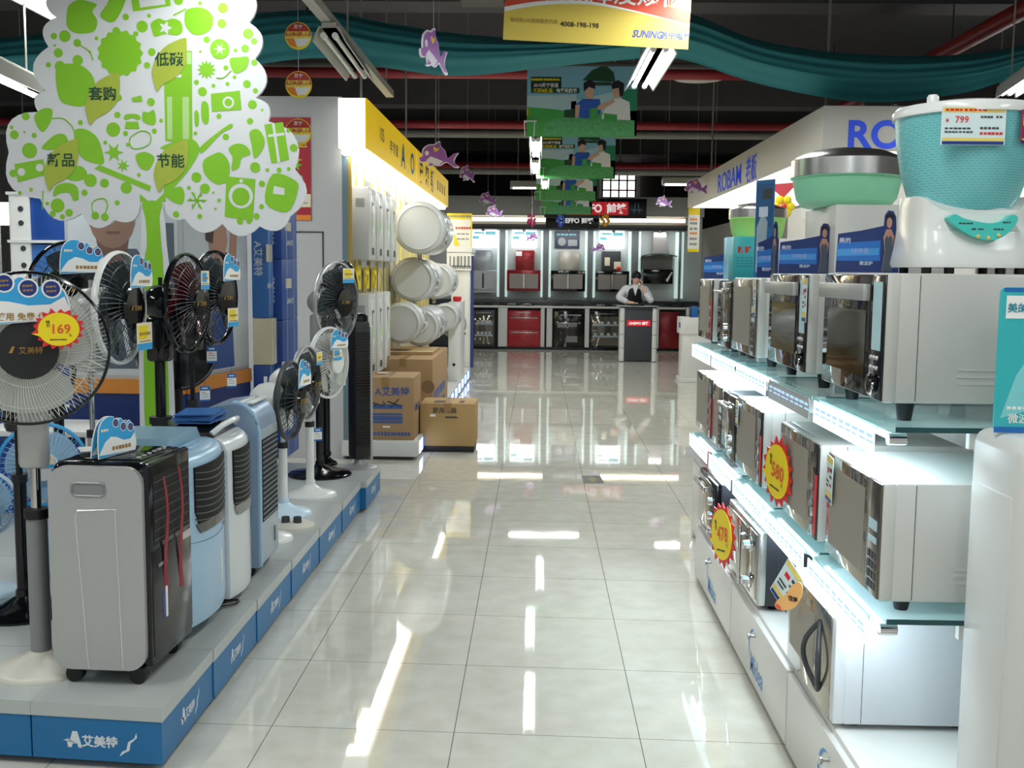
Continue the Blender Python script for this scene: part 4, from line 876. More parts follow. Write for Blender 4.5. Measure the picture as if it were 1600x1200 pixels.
def pr1(b, t, w, d, h):
    b.text('A艾美特', w * .12, h * .78, -.0015, .075, bold=.02)
    for z0, z1 in ((.435, .495), (.345, .375), (.275, .335), (.235, .265)): b.box(-w / 2 + .01, w * .3, -.0015, 0, z0 * h * 1.15, z1 * h * 1.15)
    b.bars(-w * .48, w * .45, h * .1, -.0015, .03, 0, 16, .3); b.build('blue_print', pblu, t)
    c = B()
    for a in ([(.02, h * .62), (.12, h * .55)], [(.04, h * .52), (.11, h * .66)], [(-.1, h * .6), (-.05, h * .57), (-.09, h * .55)], [(-.02, h * .62), (.0, h * .58), (-.05, h * .54)], [(-.2, h * .74), (-.14, h * .7), (-.18, h * .66)]): c.tube([(p[0], -.002, p[1]) for p in a], .004, 4)
    c.build('marker_scrawl', ink, t)
    e = B(); e.box(-.02, .04, -.002, 0, h * .2, h * .225); e.build('white_label', paper, t)
    e = B(); e.text('AIRMATE', d * .4, h * .5, 0, .08, M=Matrix.Translation((w / 2 + .0015, 0, 0)) @ Matrix.Rotation(PI / 2, 4, 'Z')); e.build('side_print', pblu, t)
carton('large brown carton with blue bands and black scrawl on the white platform end', -1.42, -.965, 8.43, 8.93, .15, .50, kraft, pr1)
tag(B().prism(circ(0, 0, .05, 9, .03), 0, .004).build('paper_scrap', paper, None, (-1.25, 8.7, .658), (PI / 2, 0, .4)), 'torn white scrap of paper on top of the large banded carton', 'paper')
def pr2(b, t, w, d, h):
    b.text('家用电器', -w * .05, h * .86, -.0015, .05, bold=.02); b.face([(-.02, h * .7), (.07, h * .7), (.07, h * .69), (.09, h * .71), (.07, h * .74), (-.02, h * .74)], -.0015); b.build('black_print', mat('faded_black', '55493a', .7, noise=.05), t)
    e = B(); e.box(-w * .32, -w * .22, -.0015, 0, h * .73, h * .78); e.build('white_label', paper, t)
    e = B(); e.box(-.12, -.03, .05, .2, h, h + .0015).box(.09, .13, .05, .2, h, h + .0015); e.build('top_print', mat('faded_black', '55493a'), t)
carton('plain tan carton on a black foot standing on the floor beside the white platform', -.955, -.50, 8.78, 9.2, 0, .405, kraft2, pr2, True)
def pr3(b, t, w, d, h):
    M = Matrix.Translation((w / 2 + .0015, 0, 0)) @ Matrix.Rotation(PI / 2, 4, 'Z')
    for k in range(3): b.bars(d * .3 + k * .5, d * .3 + k * .5 + .4, h * .42, 0, .05, 0, 4, .3)
    c = B()
    for k in range(4):
        c.box(.12 + k * .3, .34 + k * .3, -.001, 0, h * .3, h * .45, M=M); c.box(.12 + k * .3, .34 + k * .3, -.001, 0, h * .08, h * .2, M=M)
    c.build('side_print', pblu, t)
    fk = mat('faint_kraft_print', '86694a', .7, noise=.05); B().face(circ(w * .42, h * .55, .06, 16), -.0015).build('faint_mark', fk, t); B().bars(-.2, .06, h * .66, -.0015, .04, 0, 5).build('faint_print', fk, t)
carton('long brown carton standing behind the banded one, taller, with blue side print', -1.47, -.93, 9.6, 11.2, .15, .55, kraft, pr3)
t = thing('open_carton_flap', 'dark open carton top lying on the long brown carton', 'cardboard box', (-1.25, 10.1, .70))
B().box(-.2, .27, 0, .7, 0, .03, .003).build('tray', kraft2, t); B().box(-.2, .27, -.002, .02, .028, .036).build('white_edge', cream, t)
# end panel with price list
t = thing('end_panel', 'tall white end panel with yellow framed price list at the end of the heaters', 'display panel', (-1.02, 15.02, 0))
B().box(-.18, .13, 0, .08, .15, 1.72, .004).build('panel', white, t)
B().box(.09, .135, -.01, .0, .15, 1.7).build('dark_edge', mat('edge_blue', '2a3b78', .4, noise=.05), t)
b = B(); b.box(-.24, .11, -.05, -.045, 1.75, 2.28, m=0); b.face(rect(-.24, .11, 2.2, 2.28), -.051, 1); b.face(rect(.09, .11, 1.82, 2.2), -.051, 1); b.bars(-.22, .1, 2.24, -.052, .03, 2, 8); b.bars(-.12, .1, 2.08, -.051, .035, 3, 6); b.face([(-.14, 1.84), (-.06, 1.84), (-.14, 2.02)], -.0515, 1); b.bars(-.1, .08, 2.0, -.051, .02, 2, 3); b.bars(-.1, .08, 1.93, -.051, .02, 2, 3)
b.box(-.24, .1, -.05, -.045, 1.5, 1.74, m=0); b.bars(-.2, .1, 1.62, -.051, .16, 2, 6, .6); b.bars(-.2, .1, 1.545, -.051, .05, 2, 9)
b.build('price_list', [paper, yellow, midgrey, mat('list_red', 'c95a4a', .5, noise=.03)], t)
for z in (.42, .62): B().lathe([(.018, 0), (.016, .01), (0, .011)], 12, 0, Matrix.Translation((.0 + (z - .42) * .35 - .06, 0, z)), axis='Y').build('knob', black, t)
tag(B().box(-.05, .05, -.04, .04, 0, .06, .01).build('red_box', red, None, (-.98, 13.2, 1.12)), 'small red box on top of the small white heater cabinet by the end panel', 'box')
t = thing('heater_cabinet', 'slim white cabinet standing beside the end panel under the red box', 'cabinet', (-.99, 13.4, .15))
B().box(-.09, .05, -.3, .6, 0, .965, .006).build('cabinet_body', white, t); B().lathe([(.02, 0), (.018, .012), (0, .014)], 12, 0, Matrix.Translation((-.02, -.3, .2)), axis='Y').build('knob', black, t)
# ================================================================ things hanging from the ceiling
strm = mat('hanging_string', 'b9b9b9', .5, noise=.02)
dol_p = mat('dolphin_violet', '9a5cab', .45, noise=.15, scale=5); dol_w = mat('dolphin_pale', 'e4dce8', .5, noise=.03)
bodyp = smooth_line([(-.5, -.1), (-.47, -.2), (-.36, -.2), (-.28, -.17), (-.24, -.28), (-.31, -.3), (-.2, -.31), (-.1, -.27), (.05, -.28), (.18, -.2), (.28, -.24), (.42, -.33), (.52, -.3), (.42, -.22), (.4, -.14), (.46, -.02), (.5, .04), (.4, .03), (.3, -.06), (.22, -.08), (.16, .1), (.06, .2), (.04, .32), (-.04, .3), (-.12, .25), (-.25, .24), (-.38, .15), (-.42, .02), (-.42, -.06)], 3, True)
def dolphin(label, x, y, z, L, rz, ceil=4.49, flip=False, rx=0.):
    t = thing('hanging_dolphin', label, 'paper dolphin', (x, y, z), rz, 'purple paper dolphins hanging from the ceiling')
    s = -1 if flip else 1
    sc = lambda P, k=1.: [(p[0] * L * k * s, p[1] * L * k) for p in (P if not flip else P[::-1])]
    B().prism(sc(bodyp)[::-1], 0, .006).build('board', dol_w, t)
    b = B()
    cx = [(p[0] * .93, p[1] * .9 + .002) for p in bodyp]
    b.face(sc(cx)[::-1], -.0008, 0); b.face(sc(cx), .0068, 0)
    for Y, r in ((-.0016, 1), (.0076, -1)):
        bel = sc([(-.3, -.14), (-.2, -.05), (-.05, -.1), (.12, -.17), (.02, -.25), (-.1, -.25), (-.22, -.2)]); b.face(bel if r < 0 else bel[::-1], Y, 1)
        e = sc(circ(-.29, .03, .05, 10, .06)); b.face(e if r > 0 else e[::-1], Y, 1)
        h = sc([(-.08, .06), (0, .1), (.02, .17), (-.05, .15), (-.08, .19), (-.14, .15)]); b.face(h if r > 0 else h[::-1], Y, 2)
    b.build('print', [dol_p, dol_w, mat('dolphin_gold', 'e3c04a', .5, noise=.05)], t)
    B().cyl((0, .003, .28 * L), (0, .003, ceil - z), .0012, 4).build('string', strm, t)
    return t
dolphin('purple paper dolphin turned almost edge on, nose down, nearest and highest', -.52, 5.4, 2.57, .31, 1.22, 4.49)
dolphin('purple paper dolphin seen from the side before the yellow sign, swimming left', -.86, 9.35, 2.48, .345, .05)
dolphin('small purple paper dolphin turned away right of the side-on dolphin', -.85, 13.0, 2.65, .3, 1.0)
dolphin('purple paper dolphin before the grey fascia, upper of the pair left of the posters', -.77, 16.6, 2.60, .3, .5)
dolphin('purple paper dolphin just below its twin, crossing the lit cornice', -.71, 17.6, 2.46, .3, .45)
dolphin('purple paper dolphin in front of the far corner of the white fascia, swimming left', 1.83, 12.7, 2.50, .29, .1, 4.49)
dolphin('purple paper dolphin left of the white fascia corner, tilted, farther back', 2.02, 17.6, 2.64, .28, .3)
dolphin('tiny purple paper dolphin below the pink flower, before the red range hood', -.1, 17.7, 2.06, .2, .35, 4.49, True)
dolphin('tiny purple paper dolphin between the fourth hood bay and its light strip', 1.0, 17.9, 1.90, .24, .3, 4.49, True)
for x, c, l, z in ((-.12, 'c2306a', 'pink', 2.37), (.38, '2f4fa8', 'blue', 2.36), (1.14, 'd99a2c', 'orange', 2.38)):
    t = thing('hanging_flower', '%s fluffy tinsel flower hanging before the far hood display' % l, 'flower decoration', (x, 18.6, z), 0, 'tinsel flowers at the far end')
    b = B(); rr = random.Random(l)
    for k in range(26): th = math.acos(rr.uniform(-1, 1)); ph = rr.uniform(0, 2 * PI); b.ball((.06 * math.sin(th) * math.cos(ph), .06 * math.sin(th) * math.sin(ph), .09 * math.cos(th)), .028, n=6)
    b.build('petals', mat('tinsel_' + l, c, .35, .2, noise=.2, scale=30), t); B().cyl((0, 0, .08), (0, 0, 4.49 - z), .0015, 4).build('string', strm, t)
# round hang tags
for k, (x, z, l) in enumerate(((-1.32, 2.755, 'upper round red and yellow hang tag on the string right of the leafy board'), (-1.32, 2.495, 'lower round red and yellow hang tag on the string right of the leafy board'), (-1.325, 2.24, 'round red and yellow hang tag half hidden behind the right edge of the leafy board'))):
    t = thing('hang_tag', l, 'hang tag', (x, 6.0, z), 0, 'round hang tags on a string')
    b = B(); r = .073; b.prism(circ(0, 0, r, 28), 0, .004, 0); b.face([p for p in circ(0, 0, r * .95, 28) if p[1] > -.005] + [(-r * .94, -.005)], -.0006, 1)
    b.face([(-r * .3, -.012), (r * .9, -.012), (r * .55, -r * .7), (-.005, -r * .8)], -.0008, 2); b.face([(-r * .95, -.012), (-r * .3, -.012), (-.005, -r * .85), (-r * .6, -r * .68)], -.0007, 5)
    b.text('苏宁', 0, r * .66, -.001, .024, 2); b.text('空调节能惠民', 0, r * .2, -.001, .021, 3, bold=.03); b.text('以旧换新送好礼', 0, r * -.08, -.001, .019, 3, bold=.03)
    b.build('disc', [yellow, mat('tag_red', 'b83127', .45, noise=.1), paper, mat('tag_yellow', 'f6df5a', .45, noise=.02), ink, orange], t)
    top = (2.755 - .073 if k == 1 else 2.495 - .073 if k == 2 else 4.49) - z
    B().cyl((0, .002, .072), (0, .002, top), .0012, 4).build('string', strm, t)
# red and yellow banner
t = thing('hanging_banner', 'red and yellow promotional banner cut by the top of the picture', 'banner', (.29, 5.5, 3.02), .02, ry=.043)
w = .46; z0, z1 = -.405, .30
arc = smooth_line([(-w, -.27), (-w * .6, -.23), (-w * .1, -.215), (w * .4, -.24), (w, -.285)], 5)
b = B(); b.box(-w, w, 0, .003, z0, z1, m=0)
b.face([(p[0], p[1]) for p in arc] + [(w, z1), (-w, z1)], -.0006, 1)
b.face([(p[0], p[1]) for p in arc] + [(p[0], p[1] + .028 * (1 - abs(p[0]) / w * .2) * max(0.05, .5 - p[0] / w * .5)) for p in arc[::-1]], -.0012, 2)
b.face([(w * .72, -.2), (w, -.185), (w, -.225)], -.0014, 0)
b.text('延长保障没烦恼', 0.01, -.158, -.0016, .105, 2, bold=.015, sx=1.13)
b.text('4008-198-198', -.085, -.315, -.0014, .034, 3, bold=.02); b.text('阳光包OK延保服务热线', -.31, -.307, -.0014, .0225, 5, bold=.01)
b.text('SUNING', .255, -.343, -.0014, .05, 4, bold=.03, shear=.25, sx=.8); b.text('苏宁电器', .395, -.345, -.0014, .036, 4, bold=.03)
b.build('print', [mat('banner_yellow', 'dcc254', .45, noise=.06, scale=3), mat('banner_red', 'd84a30', .45, noise=.04), paper, ink, mat('banner_blue', '2d4aa0', .45, noise=.03), brownink], t)
rods('string', [((x, .002, z1), (x, .002, 1.46)) for x in (-w * .9, w * .9)], .0015, strm, t, 4)
# green campaign posters
def green_poster(label, x, y, z, w=.9, h=.565):
    t = thing('hanging_poster', label, 'poster', (x, y, z), .0, 'green campaign posters over the aisle')
    m = [mat('poster_sky', '86bcd2', .4, noise=.1, scale=3), mat('poster_haze', 'b4d3d8', .45, noise=.03), mat('poster_grass', '48ab4c', .45, noise=.15, scale=8), mat('poster_dark_green', '1d4a2c', .5, noise=.1), mat('shirt_blue', '2a5fc0', .45, noise=.05),
         mat('photo_skin_light', 'd8ac90', .5, noise=.03), mat('hair_black', '1a1518', .5, noise=.05), mat('shirt_white', 'f2f2ee', .5, noise=.02), yellow, mat('hedge_green', '5cad69', .6, noise=.45, scale=30), paper, mat('poster_teal', '1f8a66', .45, noise=.05)]
    b = B(); b.box(-w / 2, w / 2, 0, .004, -h / 2, h / 2, m=0)
    U = lambda P: [(-w / 2 + p[0] * w, h / 2 - p[1] * h) for p in P][::-1]
    F = lambda P, d, k: b.face(U(P), -.0004 * d - .0004, k)
    F([(0, .42), (.45, .4), (.45, .66), (0, .62)], 1, 1); F([(.4, .5), (.8, .35), (.8, .66), (.4, .7)], 1, 1)
    F([(0, .58), (.2, .6), (.5, .66), (1, .62), (1, 1), (0, 1)], 2, 2); F([(.86, .32), (1, .32), (1, .98), (.86, .98)], 2, 11)
    F([(.5, .2), (.58, .06), (.66, 0), (.72, 0), (.78, .08), (.8, .22)], 3, 3); F([(.52, .22), (.76, .22), (.76, .27), (.52, .27)], 3, 3)
    F([(.44, .55), (.5, .46), (.66, .46), (.68, .62), (.6, .8), (.46, .8)], 4, 4); F([(.44, .55), (.48, .54), (.47, .78), (.43, .78)], 5, 5); F([(.63, .6), (.68, .62), (.8, .5), (.78, .46), (.66, .54)], 5, 5)
    F(circ(.565, .36, .042, 14, .09), 5, 5); F([(.515, .36), (.51, .24), (.56, .19), (.61, .22), (.62, .32), (.56, .29)], 6, 6); F([(.54, .42), (.6, .42), (.6, .47), (.54, .47)], 4, 5)
    F([(.76, .47), (.84, .44), (.93, .5), (.95, .95), (.7, .95), (.68, .7), (.72, .56)], 4, 7); F(circ(.815, .36, .04, 14, .09), 5, 5); F([(.77, .32), (.76, .24), (.82, .19), (.88, .24), (.87, .42), (.84, .42), (.83, .3)], 6, 6)
    F([(.16, .8), (.3, .72), (.98, .76), (.98, .98), (.14, .98)], 7, 9); F([(.34, .62), (.44, .6), (.44, .74), (.34, .74)], 6, 3); F([(.57, .6), (.64, .58), (.64, .76), (.57, .76)], 8, 2); F([(.7, .66), (.82, .68), (.82, .78), (.7, .78)], 8, 2)
    F([(.035, .15), (.31, .15), (.31, .23), (.035, .23)], 3, 3); F([(.035, .23), (.31, .23), (.31, .305), (.035, .305)], 3, 6); F([(.035, .305), (.475, .305), (.475, .38), (.035, .38)], 3, 3)
    q = lambda u, v: (-w / 2 + u * w, h / 2 - v * h)
    x1, z1 = q(.17, .268); b.text('2010苏宁首届', x1, z1, -.003, .036, 10, bold=.02, sx=.95); x1, z1 = q(.145, .343); b.text('低碳&新品', x1, z1, -.003, .034, 8, bold=.03); x1, z1 = q(.36, .343); b.text('电器采购节', x1, z1, -.003, .034, 10, bold=.03)
    x1, z1 = q(.04, .19); b.bars(x1, x1 + .23, z1, -.003, .018, 8, 9, .2)
    F([(.0, .6), (.012, .6), (.012, .7), (0, .7)], 9, 8)
    b.build('print', m, t)
    rods('string', [((s * w * .46, .002, h / 2), (s * w * .46, .002, 4.49 - z)) for s in (-1, 1)], .0015, strm, t, 4)
    f = B(); f.tube([(-w / 2 - .02, -.01, -h * .28), (-w / 2 + .08, -.01, -h * .28), (-w / 2 + .08, .06, -h * .28), (-w / 2 - .02, .06, -h * .28)], .006, 5, 0, True)
    f.cyl((-w / 2 + .065, .0, -h * .28), (-w / 2 + .06, 0, -h * .5), .005, 5); f.cyl((-w / 2 - .02, 0, -h * .28), (-w / 2 - .012, 0, -h * .5), .005, 5)
    f.build('clip_frame', white, t)
green_poster('green campaign poster with two people over the aisle, nearest and largest', .345, 9.0, 2.875)
green_poster('green campaign poster hanging second, just below and behind the largest one', .44, 12.8, 2.86)
green_poster('green campaign poster hanging third, mostly hidden behind the second', .41, 16.2, 2.83)
green_poster('green campaign poster hanging last, before the black sign board', .50, 19.3, 2.79)
# ================================================================ right display: microwave ovens
RX = .80
mww = mat('oven_silver_white', 'd3d3cf', .32, .15, noise=.02, scale=4); mwg = mat('oven_grey_side', 'bfbdb8', .4, .15, noise=.03, scale=4); mwd = mat('oven_dark_side', '23262e', .4, noise=.08)
basew = mat('base_white', 'd9d7d2', .35, noise=.02, scale=5); mideab = mat('logo_blue', '3f8fd0', .4, noise=.02)
for k, (y0, y1, l) in enumerate(((2.27, 3.245, 'nearest the camera, cut by the bottom edge'), (3.255, 4.215, 'middle one'), (4.225, 5.2, 'farthest one'))):
    t = thing('display_counter', 'low white counter with blue lettering, ' + l, 'counter', (.79, (y0 + y1) / 2, 0), -PI / 2, 'low white counters under the ovens'); w = y1 - y0
    B().box(-w / 2, w / 2, .02, .56, .03, .28, .004).build('counter_body', basew, t); B().box(-w / 2, w / 2, .05, .55, 0, .03).build('plinth', midgrey, t)
    B().box(-w / 2 + .003, w / 2 - .003, 0, .02, .025, .265, .003).build('drawer_front', basew, t)
    b = B(); b.lathe([(.006, 0), (.006, .018), (.012, .022), (.012, .028), (0, .03)], 14, 0, Matrix.Translation((0, 0, .21)), axis='Y'); b.build('drawer_knob', steel, t)
    b = B(); arc = [(-.035 + .075 * math.cos(a), .145 + .075 * math.sin(a)) for a in [PI * .42 + PI * .78 * i / 14 for i in range(15)]]; inn = [(-.035 + (.075 - .014 * math.sin(PI * i / 14)) * math.cos(a) + .004, .145 + (.075 - .012 * math.sin(PI * i / 14)) * math.sin(a)) for i, a in enumerate([PI * .42 + PI * .78 * i / 14 for i in range(15)])]
    b.face((arc + inn[::-1]), -.001, 0); b.text('Midea', .035, .095, -.001, .1, 0, bold=.012, sx=.9); b.build('lettering', mideab, t)
# rear cabinet the shelves stand against
t = thing('shelf_back_cabinet', 'white back cabinet behind the oven shelves', 'cabinet', (0, 0, 0))
B().box(1.36, 1.85, 2.5, 5.5, 0, 1.48, .01).build('cabinet_body', basew, t)
glass_m = mat('shelf_glass', 'c4ecec', .04, alpha=.5, noise=.01)
edge_m = mat('glass_edge', '1f4a4c', .1, noise=.02)
lit = mat('lit_acrylic', 'dff1fa', .25, emit=1.5, ecol='d4efff', noise=.03, scale=40); unlit = mat('unlit_acrylic', 'b4bfc0', .15, noise=.03)
stripink = mat('strip_print', 'a9cbe8', .4, emit=.75, noise=.02)
seg = [2.41, 3.0, 3.585, 4.17, 4.76, 5.36]
for row, zt in (('lower', .705), ('upper', 1.15)):
    for k in range(5):
        y0, y1 = seg[k] + .012, seg[k + 1] - .012; w = y1 - y0; on = not (row == 'upper' and k == 1)
        t = thing('glass_shelf', '%s glass shelf section %s, %s' % (row, ('nearest the camera', 'second from the camera', 'third from the camera', 'fourth from the camera', 'farthest along')[k], 'its price strip glowing' if on else 'its price strip unlit'), 'shelf', (RX - .02, (y0 + y1) / 2, zt), -PI / 2, 'glass shelf sections under the ovens')
        b = B(); b.prism(rrect(-w / 2, w / 2, 0, .48, .03, 3), -.012, 0, 0, Matrix(((1, 0, 0, 0), (0, 0, 1, 0), (0, 1, 0, 0), (0, 0, 0, 1)))); b.build('glass_plate', glass_m, t)
        B().box(w / 2 - .0005, w / 2 + .002, .03, .45, -.012, 0).build('end_edge', edge_m, t); B().box(-w / 2 + .03, w / 2 - .03, -.002, .0005, -.012, 0).build('front_edge', mat('glass_front_edge', 'a5dcda', .1, noise=.02), t)
        b = B(); b.prism([(-w / 2 + .01, -.066), (w / 2 - .02, -.066), (w / 2 - .02, -.006), (-w / 2 + .01, -.006)], -.012, -.009); b.build('price_strip', lit if on else unlit, t)
        b = B(); rr = random.Random(k)
        for i in range(9): b.box(-w / 2 + .03 + i * .058, -w / 2 + .03 + i * .058 + rr.uniform(.035, .05), -.0128, -.0118, -.03, -.022)
        for i in range(9): b.box(-w / 2 + .03 + i * .058, -w / 2 + .03 + i * .058 + rr.uniform(.03, .052), -.0128, -.0118, -.042, -.037)
        b.build('strip_lettering', stripink, t)
        rods('strip_clamp', [((s * (w / 2 - .02), .02, -.03), (s * (w / 2 - .02), .06, -.03)) for s in (-1, 1)], .014, chrome, t, 12)
        for s in (-1, 1): B().box(s * (w / 2 - .02) - .01, s * (w / 2 - .02) + .01, .2, .575, -.05, -.014).build('shelf_bracket', basew, t)
        if on:
            B().cyl((-w / 2 + .04, .035, -.028), (w / 2 - .04, .035, -.028), .008, 10).build('shelf_lamp', mat('shelf_tube', 'ffffff', .4, emit=9, ecol='dcf1ff', noise=.01), t)
            ld = bpy.data.lights.new('shelf_glow', 'AREA'); ld.shape = 'RECTANGLE'; ld.size = w * .9; ld.size_y = .03; ld.energy = 1.8; ld.color = (.8, .93, 1)
            lo = bpy.data.objects.new('shelf_glow', ld); COL.objects.link(lo); lo.parent = t; lo.location = (0, .045, -.04); lo.rotation_euler = (math.radians(12), 0, 0)
def price_card(b, x, z, w, h, y, rot=0., mats0=0):
    """white card with yellow bands and a dark blue foot line; materials from mats0: paper, yellow, navy, ink, red"""
    M = Matrix.Translation((x, y, z)) @ Matrix.Rotation(rot, 4, 'Y'); k = mats0
    b.box(-w / 2, w / 2, 0, .0015, -h / 2, h / 2, m=k, M=M)
    for (a0, a1, c0, c1, q) in ((-.46, .46, .36, .48, 1), (-.46, .46, -.38, -.27, 1), (-.46, .46, -.48, -.4, 2), (-.3, -.05, .12, .24, 4), (.05, .4, .18, .26, 3), (.05, .36, .04, .1, 3), (-.4, .0, -.08, -.03, 3), (-.4, -.05, -.18, -.13, 3), (.1, .4, -.14, -.08, 4)):
        b.face(rect(a0 * w, a1 * w, c0 * h, c1 * h), -.0008, k + q, M)
    return b
PC = [mat('card_pale_blue', 'd4e6e6', .45, noise=.03), mat('card_yellow', 'e8d067', .45, noise=.04), navy, darkgrey, red]
lcd = mat('panel_sticker', 'b9dbe3', .3, noise=.02)
KIND = {'black': (mwg, darkglass), 'mirror': (mww, mirror), 'mirror_red': (mwg, mirror), 'leaf': (mat('oven_white', 'd8dbe0', .35, noise=.02), mirror), 'toaster': (mwd, mirror), 'mini': (mwd, mat('mini_glass', '6d675e', .06, .7, noise=.02)), 'knobs': (mwd, mirror)}
def oven(label, y0, y1, zs, h, kind, d=.36, feet=.035, x=RX, group=None, card=None, name='microwave_oven'):
    w = y1 - y0; t = thing(name, label, 'microwave oven' if name[0] == 'm' else 'toaster oven', (x, (y0 + y1) / 2, zs), -PI / 2, group)
    side, door = KIND[kind]; z0, z1 = feet, h
    B().box(-w / 2, w / 2, .03, d, z0, z1, .006).build('casing', side, t)
    for sx in (-1, 1):
        for yy in (.07, d - .06): B().lathe([(.016, 0), (.023, feet + .004)], 14, 0, Matrix.Translation((sx * (w / 2 - .05), yy, 0))).build('rubber_foot', matteblack, t)
    fr = {'leaf': mat('oven_white', 'd8dbe0'), 'mirror': mww, 'black': mwg, 'mirror_red': mwg, 'toaster': steel, 'mini': black, 'knobs': black}[kind]
    B().box(-w / 2, w / 2, .0, .034, z0, z1, .008).build('front_frame', fr, t)
    if kind in ('black', 'mirror', 'mirror_red', 'leaf'):
        pwid = w * (.22 if kind == 'mirror' else .2); xd = w / 2 - pwid if kind != 'leaf' else w / 2 - .03
        b = B(); b.box(-w / 2 + .004, xd, -.004, .01, z0 + .004, z1 - .004, .003); dr = b.build('door', door, t)
        if kind == 'leaf':
            hb = B()
            for s, dep in ((-1, -.03), (1, -.018)):
                hb.tube([(w * .24 + s * .055 * math.sin(PI * u), -.006 + dep * math.sin(PI * u), z0 + .045 + (h - z0 - .095) * u) for u in [i / 16 for i in range(17)]], .0075, 8)
            hb.build('handle', darkgrey, dr)
            b = B(); b.box(-w / 2 + .03, w * .13, -.005, -.003, z0 + .06, z1 - .05, .0); b.build('window', mat('mirror_window', '968e81', .04, .75, noise=.01), dr)
        elif kind == 'black':
            b = B(); b.box(-w / 2 + .006, xd - .002, -.022, -.004, z1 - .066, z1 - .026, .003); b.build('handle', silver, dr)
            b = B(); b.box(-w / 2 + .05, xd - .03, -.0048, -.003, z0 + .05, z1 - .09); b.build('window', mat('window_smoke', '15130f', .05, noise=.01), dr)
        else:
            b = B(); b.box(-w / 2 + .035, xd - .02, -.0048, -.003, z0 + .035, z1 - .035); b.build('window', mat('mirror_window', '968e81'), dr)
        if kind != 'leaf':
            b = B(); b.box(xd + .003, w / 2 - .004, -.004, .01, z0 + .004, z1 - .004, .003); p = b.build('control_panel', black if kind == 'black' else mat('panel_bronze', '6d665c', .15, .6, noise=.02) if kind == 'mirror' else darkglass, t)
            cx = (xd + w / 2) / 2; b = B()
            if kind == 'black':
                b.box(cx - .028, cx + .035, -.0055, -.004, z0 + .12, z1 - .02); b.build('instruction_sticker', lcd, p); b = B()
                for i in range(3):
                    for j in range(2): b.lathe([(.006, 0), (.005, .004), (0, .005)], 10, 0, Matrix.Translation((cx - .028 + i * .022, -.004, z0 + .078 + j * .024)), axis='Y')
                b.build('buttons', silver, p); b = B(); b.tube([(cx + .022 * math.cos(a), -.014, z0 + .04 + .022 * math.sin(a)) for a in [2 * PI * i / 20 for i in range(20)]], .004, 6, 0, True); b.lathe([(.019, 0), (.019, .016), (0, .018)], 20, 1, Matrix.Translation((cx, -.004, z0 + .04)), axis='Y'); b.build('dial', [chrome, black], p)
            elif kind == 'mirror':
                b.box(cx - .03, cx + .03, -.0052, -.004, z0 + .16, z0 + .185).box(cx - .03, cx + .03, -.0052, -.004, z0 + .13, z0 + .145); b.build('display', lcd, p); b = B()
                for i in range(3):
                    for j in range(4): b.box(cx - .03 + i * .022, cx - .014 + i * .022, -.0055, -.004, z0 + .02 + j * .024, z0 + .036 + j * .024)
                b.build('keypad', darkgrey, p)
            else:
                b.box(cx - .03, cx + .03, -.0052, -.004, z1 - .07, z1 - .03); b.build('display', black, p); b = B(); b.box(w / 2 - .03, w / 2 - .006, -.0055, -.004, z0 + .02, z1 - .09); b.build('side_sticker', red if h > .3 else lcd, p)
                for j in range(3): B().lathe([(.012, 0), (.011, .006), (0, .007)], 14, 0, Matrix.Translation((cx - .012, -.004, z0 + .05 + j * .05)), axis='Y').build('dial', midgrey, p)
    elif kind == 'toaster':
        xd = w / 2 - .17; b = B(); b.box(-w / 2 + .02, xd, -.006, .01, z0 + .03, z1 - .02, .004); dr = b.build('door', door, t)
        hb = B(); hb.cyl((xd - .02, -.03, z0 + .03), (xd - .02, -.03, z1 - .02), .007, 10)
        for zz in (z0 + .05, z1 - .05): hb.cyl((xd - .02, -.03, zz), (xd - .02, 0, zz), .005, 8)
        hb.build('handle', chrome, dr)
        b = B(); b.box(xd + .006, w / 2 - .008, -.004, .01, z0 + .02, z1 - .01, .003); p = b.build('control_panel', mat('panel_steel', '9a968c', .12, .8, noise=.02), t)
        for j in range(2):
            b = B(); zz = z0 + .07 + j * .13; b.lathe([(.03, 0), (.03, .004), (.018, .006), (.016, .03), (0, .032)], 20, 0, Matrix.Translation(((xd + w / 2) / 2 - .02, -.004, zz)), axis='Y'); b.build('dial', chrome, p)
        B().box(-w / 2 + .01, w / 2 - .01, .04, .12, h - .001, h + .003).build('top_label', mat('label_pale', 'c9d6d6', .3, noise=.05), t)
    elif kind == 'mini':
        b = B(); b.box(-w / 2 + .02, w / 2 - .02, -.006, .01, z0 + .035, z1 - .03, .004); dr = b.build('door', door, t)
        b = B(); b.cyl((-w / 2 + .04, -.025, z1 - .045), (w / 2 - .04, -.025, z1 - .045), .007, 10).cyl((-w / 2 + .05, -.025, z1 - .045), (-w / 2 + .05, 0, z1 - .045), .005, 8).cyl((w / 2 - .05, -.025, z1 - .045), (w / 2 - .05, 0, z1 - .045), .005, 8); b.build('handle', steel, dr)
        for j in range(2): B().lathe([(.016, 0), (.014, .016), (0, .018)], 14, 0, Matrix.Translation((w / 2 - .045, -.006, z0 + .05 + j * .045)), axis='Y').build('dial', chrome, t)
    elif kind == 'knobs':
        b = B(); b.box(-w / 2 + .015, w / 2 - .1, -.005, .01, z0 + .02, z1 - .015, .004); dr = b.build('door', door, t)
        b = B(); b.box(-w / 2 + .03, w / 2 - .12, -.035, -.022, z1 - .06, z1 - .035, .006).box(-w / 2 + .05, -w / 2 + .065, -.025, 0, z1 - .055, z1 - .04).box(w / 2 - .15, w / 2 - .135, -.025, 0, z1 - .055, z1 - .04); b.build('handle', steel, dr)
